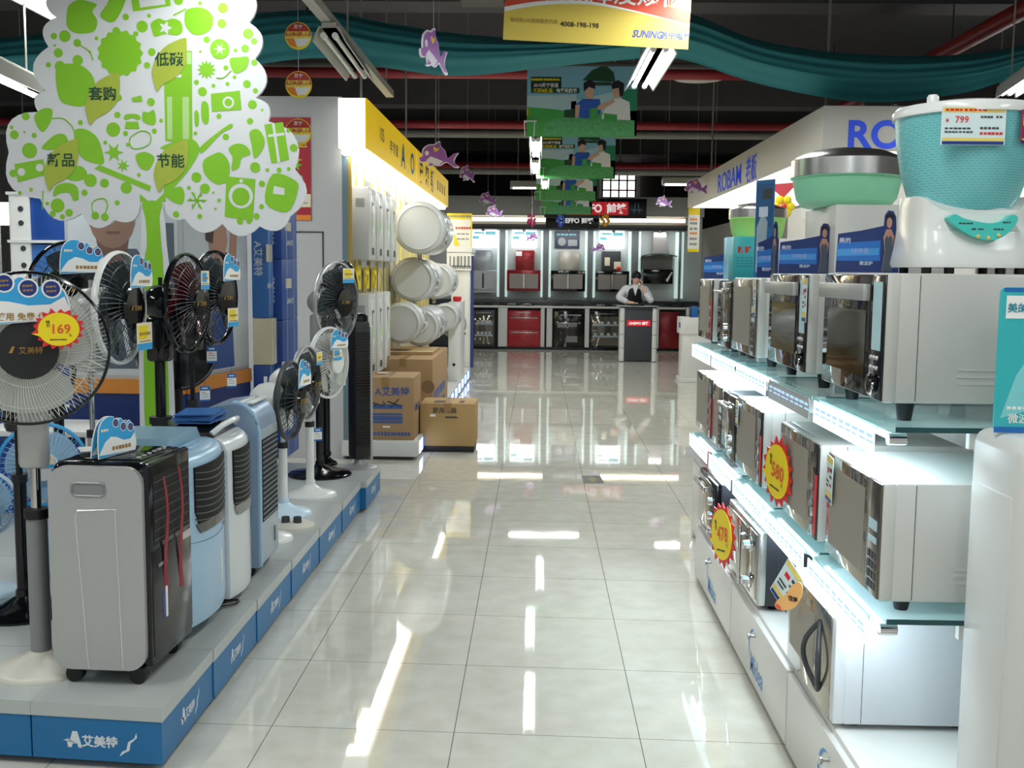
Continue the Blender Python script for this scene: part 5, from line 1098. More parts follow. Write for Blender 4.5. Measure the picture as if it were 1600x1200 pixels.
        for j in range(3): B().lathe([(.019, 0), (.017, .02), (0, .022)], 16, 0, Matrix.Translation((w / 2 - .05, -.002, z0 + .04 + j * .065)), axis='Y').build('dial', chrome, t)
        B().box(-w / 2 + .02, w / 2 - .12, .04, .2, h - .001, h + .003).build('top_label', paper, t)
    b = B(); b.box(w / 2, w / 2 + .0008, .075, .0765, z0 + .005, z1 - .005); b.build('casing_seam', darkgrey, t)
    if kind in ('black', 'mirror'):
        b = B()
        for j in range(3): b.box(w / 2 - .001, w / 2 + .0015, .17, .32, z0 + .045 + j * .016, z0 + .051 + j * .016)
        b.lathe([(.006, 0), (.005, .002), (0, .003)], 10, 0, Matrix.Translation((w / 2, .26, z0 + .02)) @ Matrix.Rotation(PI / 2, 4, 'Z'), axis='Y'); b.build('side_vents', side, t)
    if card:
        cx, cz, cw, ch, rot = card; price_card(B(), 0, 0, cw, ch, 0).build('price_card', PC, t, (cx, -.012, cz), (0, rot, -.05))
    return t
gr = 'ovens on the right hand shelves'
oven('big black fronted microwave with grey side, nearest on the top shelf', 2.495, 3.02, 1.15, .345, 'black', .42, .045, group=gr)
oven('black fronted microwave, second on the top shelf, with a price card at its corner', 3.21, 3.73, 1.15, .342, 'black', .4, .045, group=gr, card=(.262, .265, .062, .13, 0))
oven('bronze mirror microwave, third on the top shelf', 3.94, 4.43, 1.15, .325, 'mirror', .38, .035, group=gr, card=(.24, .25, .06, .125, 0))
oven('small black framed oven on the top shelf beside the farthest mirror microwave', 4.48, 4.79, 1.15, .31, 'mini', .3, .025, group=gr, name='toaster_oven')
oven('mirror microwave farthest on the top shelf', 4.93, 5.34, 1.15, .315, 'mirror_red', .36, .03, group=gr)
oven('silver mirror fronted microwave, nearest on the middle shelf', 2.455, 2.915, .705, .31, 'mirror', .40, .03, group=gr, card=(-.18, .24, .075, .125, .05))
oven('mirror microwave behind the big sunburst price tag on the middle shelf', 3.01, 3.49, .705, .31, 'mirror_red', .40, .03, group=gr)
oven('silver mirror microwave with lit white top, third on the middle shelf', 3.77, 4.26, .705, .305, 'mirror_red', .42, .03, group=gr, card=(-.2, .24, .07, .1, 0))
oven('black framed small oven fourth on the middle shelf', 4.30, 4.6, .705, .29, 'mini', .34, .025, group=gr, name='toaster_oven')
oven('narrow mirror microwave between the small oven and the last one on the middle shelf', 4.61, 4.84, .705, .3, 'mirror', .36, .03, group=gr)
oven('mirror microwave farthest on the middle shelf, white top glowing', 4.87, 5.34, .705, .31, 'mirror_red', .42, .03, group=gr)
oven('white microwave with leaf shaped handle on its mirror door, nearest on the low counter', 2.785, 3.295, .28, .305, 'leaf', .40, .015, group=gr)
oven('dark toaster oven with upright chrome handle behind the 478 price tag', 3.79, 4.38, .28, .29, 'toaster', .42, .02, group=gr, name='toaster_oven')
oven('dark oven with three chrome knobs, farthest on the low counter', 4.74, 5.19, .28, .275, 'knobs', .38, .02, group=gr, name='toaster_oven')
# price tags hung at the right
sun_tag('big red and yellow sunburst price tag hung before the middle shelf microwave', (.77, 3.40, .865), -PI / 2 + .17, .24, .225, '580', 1, sp=4, ry=.1)
sun_tag('sunburst price tag reading 478 hung on the dark toaster oven', (.755, 4.27, .445), -PI / 2 + .19, .29, .265, '478', 1, sp=6, ry=-.15)
t = thing('price_card', 'tilted white and yellow price card on the corner of the lowest white microwave', 'price tag', (.772, 3.22, .575), -PI / 2 + .45)
price_card(B(), 0, 0, .10, .145, 0).build('card', PC, t, (0, 0, -.03), (0, .6, 0))
t = thing('swing_tag', 'curved orange paper tag hung below the tilted price card', 'price tag', (.76, 3.11, .55), -PI / 2 + .6)
b = B(); o = smooth_line([(p[0] * .75, p[1] * .75) for p in [(.03, .06), (.05, .05), (.045, -.0), (.01, -.05), (-.05, -.075), (-.085, -.07), (-.075, -.04), (-.03, -.005), (-.005, .035)]], 4, True)
b.prism(o[::-1] if False else o, 0, .003, 0); b.text('惊爆', .006, -.01, -.0012, .018, 1, bold=.02)
b.face([(-.062, -.052), (-.036, -.057), (-.042, -.043), (-.058, -.04)], -.001, 2); b.build('tag', [mat('tag_apricot', 'eeb06a', .5, noise=.08), ink, mat('tag_coral', 'e0654a', .5, noise=.05)], t)
# silver cabinet standing on the floor beyond the low counter
t = thing('sterilizer_cabinet', 'silver cabinet with red dot standing on the floor behind the farthest oven', 'cabinet', (.9, 5.85, 0), -PI / 2)
B().box(-.22, .22, 0, .35, .02, .45, .01).build('cabinet_body', silver, t); B().box(-.2, .2, -.006, .0, .05, .43, .003).build('door', mww, t)
b = B(); b.lathe([(.02, 0), (.018, .004), (0, .005)], 16, 0, Matrix.Translation((.12, -.006, .37)), axis='Y'); b.build('red_dot', red, t); B().box(-.2, .2, .03, .33, 0, .02).build('plinth', darkgrey, t)
tag(B().box(0, .3, 0, .35, 0, .14, .006).build('red_carton', mat('carton_red', 'b3323c', .5, noise=.06), None, (.93, 5.68, .45)), 'red carton on the silver cabinet below the lowest glass shelf', 'carton')
# white appliance at the right edge and what stands on it
t = thing('washing_machine', 'white rounded appliance at the right edge, cut by the picture', 'washing machine', (.955, 2.11, 0))
B().box(0, .6, 0, .26, .015, 1.165, .035, 0, 4).build('cabinet', mat('appliance_white', 'd3d3cf', .3, noise=.01), t)
b = B(); b.box(-.003, .01, .03, .23, .15, 1.05, .004); b.build('side_panel', mat('appliance_white', 'd3d3cf'), t); B().box(.03, .57, .03, .23, 0, .016).build('feet', matteblack, t)
t = thing('brand_card', 'teal upright card with white name panel standing on the white appliance', 'card', (.955, 2.25, 1.166), 0)
b = B(); b.prism(rrect(0, .2, 0, .302, .012), 0, .006, 0); b.face(rect(.012, .2, .238, .285), -.0008, 1); b.text('美的', .035, .26, -.0015, .021, 2, bold=.02)
b.tube([(.075 + .018 * math.cos(a), -.002, .262 + .018 * math.sin(a)) for a in [PI * .3 + 1.6 * PI * i / 14 for i in range(15)]], .002, 5, 3); b.face(rect(.0, .2, 0, .012), -.0008, 3); b.face(rect(.006, .2, .293, .301), -.0008, 3)
b.text('微波炉', .06, .03, -.0012, .022, 1); b.bars(.025, .08, .052, -.001, .006, 1, 5); b.face([(.012, .03), (.08, .05), (.2, .1), (.2, .2), (.1, .22), (.04, .12)], -.0006, 4)
b.face(circ(.095, .16, .04, 16, .06), -.0012, 5)
b.build('card', [teal, paper, mat('teal_ink', '1f8a9a', .5, noise=.02), blue, mat('teal_pale', '7fcfd2', .4, noise=.04), midgrey], t)
# teal bucket appliance
t = thing('rice_dispenser', 'large teal woven bucket on a white base with a 799 price card, top right', 'kitchen appliance', (1.038, 2.70, 1.495))
bm_ = mat('bucket_base_white', 'e2e3df', .18, noise=.01)
rows = [(-.145, .02, .135), (-.14, .05, .13), (-.125, .09, .12), (-.115, .13, .112), (-.118, .155, .116), (-.11, .175, .118)]
vs = []; N = 28
for hw, z, hd in [(.142, .015, .135), (.145, .025, .138), (.14, .06, .13), (.136, .1, .122), (.134, .135, .118), (.134, .16, .118), (.133, .185, .118)]:
    for k in range(N):
        a = 2 * PI * k / N; c, s = math.cos(a), math.sin(a); p = .45
        x = hw * (abs(c) ** p) * (1 if c >= 0 else -1); y = hd * (abs(s) ** p) * (1 if s >= 0 else -1); zz = z
        if z > .12: zz = z - .045 * max(0, -s) ** 1.5 * (1 - abs(c) ** 3)
        vs.append((x, y, zz))
fs = [(r * N + k, r * N + (k + 1) % N, (r + 1) * N + (k + 1) % N, (r + 1) * N + k) for r in range(6) for k in range(N)] + [tuple(range(N - 1, -1, -1)), tuple(6 * N + k for k in range(N))]
B().add(vs, fs, 0, True).build('base', bm_, t)
b = B()
for x, y in ((-.11, -.09), (-.06, -.1), (.06, -.1), (.11, -.09), (-.1, .1), (.1, .1)): b.cyl((x, y, 0), (x, y, .016), .012, 10)
b.build('rubber_feet', matteblack, t)
def bucket_mat():
    m = mat('bucket_teal', '6cb6bb', .25, noise=.03, scale=4, tl=0); nt = m.node_tree; p = nt.nodes['Principled BSDF']
    tc = nt.nodes.new('ShaderNodeTexCoord'); mp = nt.nodes.new('ShaderNodeMapping'); br = nt.nodes.new('ShaderNodeTexBrick'); br.inputs['Scale'].default_value = 1
    br.inputs['Brick Width'].default_value = .012; br.inputs['Row Height'].default_value = .006; br.inputs['Mortar Size'].default_value = .0015
    br.inputs['Color1'].default_value = (*hexc('6cb9bd'), 1); br.inputs['Color2'].default_value = (*hexc('63b2b6'), 1); br.inputs['Mortar'].default_value = (*hexc('7cc4c6'), 1)
    mp.inputs['Rotation'].default_value = (PI / 2, 0, 0)
    nt.links.new(tc.outputs['Object'], mp.inputs[0]); nt.links.new(mp.outputs[0], br.inputs[0]); nt.links.new(br.outputs['Color'], p.inputs['Base Color'])
    return m
B().lathe([(.09, .15), (.112, .152), (.125, .175), (.145, .24), (.158, .31), (.165, .375), (.16, .378)], 48).build('bucket', bucket_mat(), t)
B().lathe([(.16, .372), (.171, .374), (.172, .388), (.165, .398), (.1, .41), (0, .413)], 48).build('lid', bm_, t)
B().lathe([(.014, .395), (.014, .418), (.01, .424), (0, .425)], 16, 0, Matrix.Translation((-.1, -.05, 0))).build('lid_knob', bm_, t)
b = B(); sm = smooth_line([(-.1, .105), (-.085, .118), (-.06, .108), (0, .098), (.04, .104), (.06, .118), (.075, .112), (.07, .095), (.045, .07), (.005, .058), (-.05, .072)], 4, True)
b.prism([(p[0] * .9 + .008, p[1] + .02) for p in sm][::-1], -.145, -.10, 0)
for x, z in ((-.014, .087), (.01, .084), (.034, .09)): b.lathe([(.005, 0), (.004, .003), (0, .004)], 10, 1, Matrix.Translation((x, -.145, z)), axis='Y')
b.bars(-.06, -.025, .117, -.1455, .004, 2, 4); b.bars(.041, .061, .12, -.1455, .004, 2, 3); b.bars(-.03, .0, .104, -.1455, .004, 2, 2); b.bars(.021, .046, .104, -.1455, .004, 2, 3)
b.build('control_panel', [mat('panel_teal', '45c5b8', .3, noise=.02), mat('gold_button', 'd8c67a', .4, noise=.03), darkgrey], t)
c = thing('price_card', 'white and yellow 799 price card stuck on the teal bucket', 'price tag', (.992, 2.535, 1.832), .0)
b = B(); b.box(-.073, .073, 0, .0015, -.043, .043, m=0); b.face(rect(-.07, .07, .03, .041), -.0006, 1); b.face(rect(-.07, .07, -.034, -.027), -.0006, 1); b.face(rect(-.07, .07, -.042, -.035), -.0006, 2)
b.text('799', -.027, .014, -.001, .021, 4, bold=.01); b.text('¥', -.06, .012, -.001, .012, 4, bold=.02); b.bars(-.065, -.005, -.006, -.001, .004, 3, 6); b.bars(-.065, .0, -.014, -.001, .004, 3, 8); b.bars(.015, .045, .02, -.001, .005, 3, 4); b.bars(.05, .065, .02, -.001, .005, 3, 2); b.bars(.015, .06, -.005, -.001, .005, 3, 5); b.bars(.015, .068, -.017, -.001, .006, 4, 6); b.bars(-.065, .03, .0355, -.001, .006, 4, 9)
b.build('card', PC, c)
c = thing('promo_sticker', 'magenta and yellow sticker on the right of the teal bucket, cut by the edge', 'sticker', (1.118, 2.552, 1.835), .7)
b = B(); b.box(-.02, .05, 0, .0015, -.04, .035, m=0); b.text('新品', .012, .012, -.001, .03, 1, bold=.03); b.text('上市', .012, -.02, -.001, .03, 1, bold=.03); b.face(rect(-.02, .05, -.04, -.034), -.0005, 2); b.build('sticker', [mat('sticker_magenta', '9c2a5c', .45, noise=.05), yellow, navy], c)
# blue cards with a figure on the oven tops
def figure_card(label, x, y, z, w, h, rz, full=True, group='blue figure cards on the ovens'):
    t = thing('figure_card', label, 'card', (x, y, z), rz, group)
    b = B(); o = [(0, 0), (w, 0), (w, .72 * h), (.94 * w, .76 * h), (.93 * w, .95 * h), (.88 * w, 1.05 * h), (.8 * w, 1.06 * h), (.75 * w, .98 * h), (.74 * w, .8 * h), (.4 * w, .72 * h), (.02 * w, .66 * h)]
    b.prism(o, 0, .003, 0); b.face([(.01 * w, .2 * h), (.7 * w, .2 * h), (.7 * w, .55 * h), (.01 * w, .5 * h)], -.0006, 1)
    b.face([(.02 * w, .28 * h), (.68 * w, .3 * h), (.68 * w, .42 * h), (.02 * w, .4 * h)], -.0008, 2)
    b.text('美的', .13 * w, .55 * h, -.001, .1 * h, 3); b.text('健康蒸', .38 * w, .37 * h, -.0012, .1 * h, 5, bold=.01); b.text('微波炉', .48 * w, .16 * h, -.0012, .075 * h, 3)
    b.face([(.73 * w, .02 * h), (.9 * w, .02 * h), (.88 * w, .4 * h), (.91 * w, .62 * h), (.86 * w, .74 * h), (.78 * w, .74 * h), (.74 * w, .6 * h), (.77 * w, .36 * h)], -.001, 4); b.face(circ(.825 * w, .85 * h, .045 * w, 12, .09 * h), -.0014, 4)
    b.face([(.78 * w, .78 * h), (.765 * w, .98 * h), (.83 * w, 1.02 * h), (.89 * w, .97 * h), (.875 * w, .76 * h), (.868 * w, .9 * h), (.825 * w, .96 * h), (.785 * w, .9 * h)], -.0016, 6)
    b.face([(.735 * w, .02 * h), (.9 * w, .02 * h), (.88 * w, .36 * h), (.885 * w, .58 * h), (.85 * w, .64 * h), (.82 * w, .6 * h), (.79 * w, .64 * h), (.76 * w, .56 * h), (.775 * w, .36 * h)], -.0012, 7)
    b.build('card', [mat('card_navy', '20356f', .35, noise=.08, scale=14), mat('card_blue', '2b6fc0', .35, noise=.1, scale=20), mat('card_sky', '4a97d8', .35, noise=.1, scale=20), mat('print_ice', 'cfdcf0', .4, noise=.03), mat('photo_skin', 'b98a74'), mat('print_lilac', '9aa6dc', .4, noise=.04), mat('hair_black', '1a1518'), mat('dress_grey', '4a5560', .5, noise=.1)], t)
    b = B(); b.prism([(w * .3, 0), (w * .42, 0), (w * .36, h * .5)], .003, .035); b.build('foot', paper, t)
    return t
figure_card('blue card with a woman on the nearest big black microwave', .80, 2.93, 1.497, .162, .155, -.12)
figure_card('blue card with a woman on the second black microwave', .795, 3.60, 1.493, .175, .155, -.1)
figure_card('blue card with a woman on the farthest top shelf microwave', .80, 5.25, 1.466, .165, .155, -.1)
figure_card('narrow blue figure card turned away beside the teal carton', .845, 4.2, 1.477, .1, .2, -.9)
t = thing('teal_carton', 'teal carton with red print on the ovens behind the tall blue board', 'carton', (.885, 4.62, 1.462))
B().box(-.055, .06, 0, .12, 0, .185, .003).build('box', teal, t); b = B(); b.text('新鲜', -.01, .13, -.001, .03, 0, bold=.03); b.build('red_print', red, t); b = B()
for k in range(4): b.bars(-.045, .03, .06 + k * .012, -.001, .005, 0, 4)
b.build('small_print', mat('teal_ink', '1f8a9a'), t)
tag(B().box(-.04, .05, 0, .08, 0, .19, .003).build('small_carton', [mat('carton_pale_blue', '8cc6dd', .4, noise=.15, scale=12)], None, (.91, 5.02, 1.467)), 'pale blue small carton behind the farthest blue figure card', 'carton')
t = thing('tall_board', 'tall narrow blue board standing on the ovens before the lime bowl', 'card', (.90, 4.36, 1.477), -1.0)
b = B(); b.box(-.05, .05, 0, .004, 0, .385, m=0); b.face(rect(-.045, .045, .2, .37), -.0006, 1); b.face([(-.04, .02), (.01, .02), (.02, .22), (-.01, .26), (-.04, .2)], -.0008, 2); b.face(rect(-.03, .02, .24, .28), -.001, 3); b.face(rect(-.01, .04, .31, .35), -.001, 4); b.box(-.012, .012, .004, .05, 0, .006, m=0)
b.build('card', [mat('board_blue', '2a6ca4', .35, noise=.1), mat('board_deep', '245a8c', .35, noise=.15, scale=12), mat('board_grey', '9fb4bd', .4, noise=.2, scale=25), mat('print_ice', 'cfdcf0'), darkgrey], t)
# risers and lidded steamers
def riser(label, x0, x1, y0, y1, z0, z1): tag(B().box(x0, x1, y0, y1, 0, z1 - z0, .004).build('display_riser', basew, None, (0, 0, z0)), label, 'riser')
riser('white riser box under the green steamer behind the nearest figure cards', .955, 1.33, 3.52, 3.92, 1.493, 1.715)
riser('small white riser box under the lime bowl at the far end', .93, 1.22, 4.98, 5.33, 1.466, 1.652)
riser('white riser box under the steamer at the right edge', 1.37, 1.8, 2.8, 3.2, 1.481, 1.62)
def steamer(label, x, y, z, r, h, m):
    t = thing('steamer_bowl', label, 'steamer', (x, y, z), 0, 'lidded steamers on the risers')
    B().lathe([(r * .74, 0), (r * .82, .004), (r * .92, h * .3), (r * .97, h * .7), (r, h), (r * .95, h)], 44).build('bowl', m, t)
    B().lathe([(r * .99, h), (r * 1.03, h + .004), (r * 1.03, h + r * .33), (r * .98, h + r * .38), (r * .7, h + r * .5), (r * .3, h + r * .56), (0, h + r * .57)], 44).build('lid', mat('lid_steel', 'e4e2de', .22, 1., noise=.03, scale=9), t)
    b = B(); b.lathe([(r * 1.0, h - .003), (r * 1.045, h), (r * 1.0, h + .004)], 44, cap=False); b.build('rim', m, t)
steamer('large green steamer with steel lid on the riser behind the figure cards', 1.04, 3.72, 1.715, .178, .098, mat('bowl_green', '93dcb4', .3, noise=.03))
steamer('smaller lime green steamer with steel lid at the far end of the ovens', 1.03, 5.14, 1.652, .13, .095, mat('bowl_lime', 'a4dd78', .3, noise=.03))
steamer('green steamer with steel lid cut by the right edge behind the teal bucket', 1.52, 3.0, 1.62, .16, .1, mat('bowl_green', '93dcb4'))
t = thing('plastic_flower', 'yellow plastic flower with a red paper flag on the lime steamer riser', 'flower decoration', (1.17, 5.25, 1.652))
b = B(); b.cyl((0, 0, 0), (0, 0, .25), .004, 6); b.build('stem', green, t)
b = B()
for k in range(6): a = PI * k / 3; b.ball((.035 * math.cos(a), -.01, .16 + .035 * math.sin(a)), .022, .01, .022, 10)
b.build('petals', yellow, t); B().ball((0, -.02, .16), .014, n=10).build('flower_heart', red, t)
b = B(); b.prism([(0, .2), (.055, .26), (.06, .275), (-.055, .265), (-.06, .25)], -.004, .0); b.build('flag', mat('flag_red', 'd64a52', .5, noise=.04), t)
# ================================================================ white fascia of the kitchen corner
t = thing('fascia_sign', 'long white fascia box with blue ROBAM lettering on its long side and its end', 'sign', (0, 0, 0))
fm = mat('fascia_white', 'cfccc6', .45, noise=.02, scale=3)
B().box(1.95, 7.5, 7.6, 14.3, 2.345, 2.645, .003).build('fascia_box', fm, t)
rb_ = mat('lettering_blue', '1848e0', .35, emit=.15, noise=.02)
B().text('ROBAM', 2.58, 2.452, 7.597, .26, 0, bold=.03, sx=1.05).build('lettering', rb_, t); M = Matrix.Translation((1.948, 0, 0)) @ Matrix.Rotation(-PI / 2, 4, 'Z')
B().text('ROBAM', -11.25, 2.455, -.001, .27, 0, bold=.015, sx=1.5, M=M).build('lettering', rb_, t); B().text('老板', -10.1, 2.455, -.001, .26, 0, bold=.01, sx=1.0, M=M).build('lettering', rb_, t)
rods('spot_lamp', [((2.25 + k * .23, 7.75, 2.645), (2.25 + k * .23, 7.75, 2.68)) for k in range(6)], .02, chrome, t, 10)
rods('hanging_rod', [((x, y, 2.645), (x, y, 4.49)) for x, y in ((2.2, 8.5), (2.2, 14), (6, 8.5))], .012, greypipe, t)
B().box(2.0, 7.3, 7.65, 14.2, 2.335, 2.345).build('under_panel', mat('under_glow', 'f3f4f2', .5, emit=.9, noise=.01), t)
struct(B().box(3.2, 3.3, 7.6, 21.5, 0, 2.345).build('partition_wall.002', mat('taupe_wall', '7d7a74', .7, noise=.04)))
struct(B().box(3.19, 3.2, 8.0, 14.0, 1.2, 2.3).build('trim_1', mat('white_wall_panel', 'dddcd8', .5, noise=.02)))
t = thing('white_kiosk', 'white display stand beyond the ovens with small items on top', 'stand', (1.97, 14.8, 0))
B().box(.03, .62, 0, .4, .06, .68, .005).box(.0, .65, -.03, .42, 0, .06, .005).build('kiosk_body', white, t); B().box(0, .66, -.03, .42, .66, .89, .006).build('kiosk_top', white, t)
b = B(); b.box(-.003, .003, .05, .2, .74, .82); b.build('blue_label', blue, t)
b = B(); b.cyl((.1, .1, .89), (.1, .1, 1.02), .04, 16); t2 = b.build('steel_pot', chrome); tag(t2, 'steel pot on the white stand beyond the ovens', 'pot'); t2.location = (1.98, 14.82, 0)
t2 = B().box(.15, .24, .06, .12, .89, 1.04, .003).build('blue_box', blue); tag(t2, 'upright blue box on the white stand beside the steel pot', 'box'); t2.location = (1.97, 14.82, 0)
t = thing('price_banner', 'long white and yellow price sheet hanging from the far corner of the white fascia', 'price sheet', (2.03, 14.25, 2.34))
b = B(); b.box(-.075, .075, 0, .002, -.57, 0, m=0); b.face(rect(-.075, .075, -.09, 0), -.0006, 1); b.face(rect(-.075, .075, -.57, -.53), -.0006, 1)
for k, (zz, n) in enumerate(((-.15, 3), (-.2, 4), (-.27, 2), (-.33, 4), (-.4, 3), (-.47, 4))): b.bars(-.05, .05, zz, -.001, .035, 2 if k % 3 else 3, n)
b.build('sheet', [paper, yellow, midgrey, orange], t); B().cyl((0, .001, 0), (0, .001, .006), .002, 4).build('hook', strm, t)
t = thing('brand_poster', 'small white poster with blue lettering under the white fascia', 'poster', (2.33, 9.3, 2.1), 0)
b = B(); b.box(-.1, .2, 0, .004, -.14, .23, m=0); b.text('ROBAM', -.02, .02, -.001, .05, 1); b.build('sheet', [paper, rb_], t); B().cyl((.05, 0, .23), (.05, 0, .245), .002, 4).build('hook', strm, t)
# ================================================================ far range hood wall
YB = 21.3
hw = struct(B().box(-3.6, 3.2, YB, YB + .1, 0, 2.9).build('wall_far', mat('hood_wall_grey', 'bcbebd', .5, noise=.03, scale=3)))
def bx(px): return (px - 838) / 80.2
t = thing('hood_fascia', 'grey fascia with a lit white strip running above the far range hoods', 'fascia', (0, YB, 0))
B().box(-3.4, 3.15, -.55, 0, 2.55, 2.92, .004).build('fascia_board', mat('fascia_grey', 'c6c6c3', .5, noise=.03), t)
B().box(-3.4, 2.8, -.5, -.42, 2.45, 2.52).build('light_strip', mat('strip_warm', 'fff2d8', .5, emit=4, noise=.01), t)
B().box(-3.4, 2.85, -.45, 0, 2.3, 2.4, .003).build('cornice', darkgrey, t)
panel_lit = mat('backlit_panel', 'eef6f6', .5, emit=2.6, noise=.02); lit_edge = mat('lit_edge', 'd6efe9', .4, emit=.55, noise=.01)
bays = [(730, 777), (788, 845), (856, 914), (925, 982), (995, 1055)]
for k, (a, c) in enumerate(bays):
    x1 = bx(c); x2 = bx(bays[k + 1][0]) if k < 4 else x1 + .08
    t = thing('bay_pillar', 'grey pillar with lit glass edges right of hood bay %s' % 'one two three four five'.split()[k], 'pillar', ((x1 + x2) / 2, YB, 0), 0, 'pillars between the hood bays'); w = x2 - x1
    B().box(-w / 2 + .02, w / 2 - .02, -.3, 0, .95, 2.3).build('pillar_body', mat('pillar_grey', '6d7375', .4, noise=.03), t)
    B().box(-w / 2 - .03, -w / 2 + .01, -.27, -.02, 1.0, 2.28).build('lit_edge', lit_edge, t); B().box(w / 2 - .01, w / 2 + .03, -.27, -.02, 1.0, 2.28).build('lit_edge', lit_edge, t)
desc = ['white steel', 'wine red', 'pale steel with black trim', 'black glass', 'black curved glass']
def hood(k, a, c):
    cx = (bx(a) + bx(c)) / 2; w = bx(c) - bx(a) - .06
    t = thing('range_hood', '%s range hood in far wall bay %s from the left' % (desc[k], 'one two three four five'.split()[k]), 'range hood', (cx, YB - .03, 0), 0, 'range hoods on the far wall')
    redm = mat('hood_red', '8c1d26', .2, .2, noise=.03); m = [mat('hood_steel', 'a8adb4', .25, .7, noise=.03), redm, mat('hood_pale', 'c2bdb2', .25, .5, noise=.03), darkgrey, steel][k]
    chx = [.0, .02, .02, -.02, 0][k]; cw = [.3, .36, .38, .36, .3][k]
    if k < 4:
        B().box(chx - cw / 2, chx + cw / 2, -.3, 0, 1.5, 1.9, .004).build('chimney', m, t)
        fr = [m, redm, black, black][k]
        B().box(-w / 2, w / 2, -.36, 0, 1.12, 1.52, .006).build('hood_body', fr, t)
        b = B()
        if k == 0: b.box(-w / 2 + .02, w / 2 - .02, -.366, -.355, 1.16, 1.5); b.box(-w / 2, w / 2, -.37, -.35, 1.08, 1.12)
        else:
            for s in (-1, 1): b.box(min(s * .03, s * (w / 2 - .05)), max(s * .03, s * (w / 2 - .05)), -.366, -.355, 1.17, 1.45)
        b.build('filter_panel', mat('filter_grey', '8f8a84', .3, .4, noise=.05, scale=80) if k else mat('hood_steel', 'a8adb4'), t)
        b = B(); b.box(-.02, .02, -.368, -.36, 1.17, 1.45); b.build('center_strip', steel if k > 0 else darkgrey, t)
        if k == 1: b = B(); b.box(-.16, -.04, -.302, -.298, 1.79, 1.88); b.build('paper_label', paper, t)
        if k == 3: B().box(-.15, -.05, -.303, -.298, 1.62, 1.78).build('paper_label', cream, t); B().box(.03, .16, -.303, -.298, 1.56, 1.7).build('paper_label', cream, t)
        if k == 3: b = B(); b.ball((.12, -.32, 1.56), .05, .02, .05); b.build('red_sticker', red, t)
    else:
        B().prism([(-.12, 1.85), (.2, 1.85), (.13, 2.28), (-.1, 2.28)][:4], -.25, 0).build('chimney', mat('hood_chimney', '9a9794', .2, .6, noise=.03), t)
        b = B(); pts = [(-w / 2 + w * i / 10, 1.80 + .05 * math.sin(PI * i / 10)) for i in range(11)]; b.prism(pts + [(p[0], p[1] + .02) for p in pts[::-1]], -.4, -.02); b.build('glass_canopy', mat('canopy_glass', '55605c', .1, .2, noise=.03), t)
        B().box(-.3, .28, -.3, 0, 1.28, 1.56, .006).build('hood_body', black, t); b = B(); b.prism([(.14, 1.35), (.18, 1.32), (.27, 1.5), (.25, 1.52)], -.304, -.3); b.build('glare_strip', white, t)
        B().box(-.32, .3, -.02, 0, 1.56, 1.82).build('back_plate', mat('back_plate', '77736f', .4, .3, noise=.03), t)
for k, (a, c) in enumerate(bays):
    hood(k, a, c); cx = (bx(a) + bx(c)) / 2
    if k < 4:
        t = thing('product_poster', '%s above the hood in bay %s' % ('backlit product poster' if k != 2 else 'dark blue product poster', 'one two three four'.split()[k]), 'poster', (cx + (-.02 if k == 2 else 0), YB - .012, 0), 0, 'posters above the far hoods')
        b = B(); b.box(-.24, .24, -.02, 0, 1.95, 2.29, m=0 if k != 2 else 1)
        if k != 2:
            b.face(rect(-.23, -.1, 2.12, 2.18), -.021, 2); b.face(rect(.02, .22, 2.2, 2.27), -.021, 2); b.face(rect(-.2, 0, 2.22, 2.26), -.021, 2); b.bars(-.1, .2, 2.1, -.021, .02, 3, 6)
        else: b.face(circ(-.1, 2.08, .08, 12), -.021, 3); b.bars(-.2, .2, 2.22, -.021, .03, 2, 5); b.face(rect(.02, .2, 2.0, 2.12), -.021, 3)
        b.build('poster', [panel_lit, mat('poster_midnight', '1c2540', .4, noise=.1), mat('poster_cyan', '6cc3cf', .5, noise=.05), midgrey], t)
    t = thing('bay_lamp', 'small spot lamp under the cornice lighting hood bay %s' % 'one two three four five'.split()[k], 'lamp', (cx, YB - .5, 2.27), 0, 'spot lamps of the hood bays')
    B().cyl((0, 0, .03), (0, 0, -.02), .03, 12).build('lamp_body', chrome, t)
    ld = bpy.data.lights.new('bay_glow', 'AREA'); ld.shape = 'RECTANGLE'; ld.size = .5; ld.size_y = .06; ld.energy = 4; ld.color = (.97, 1, 1)
    lo = bpy.data.objects.new('bay_glow', ld); COL.objects.link(lo); lo.parent = t; lo.location = (0, -.02, -.03); lo.rotation_euler = (math.radians(28), 0, 0)
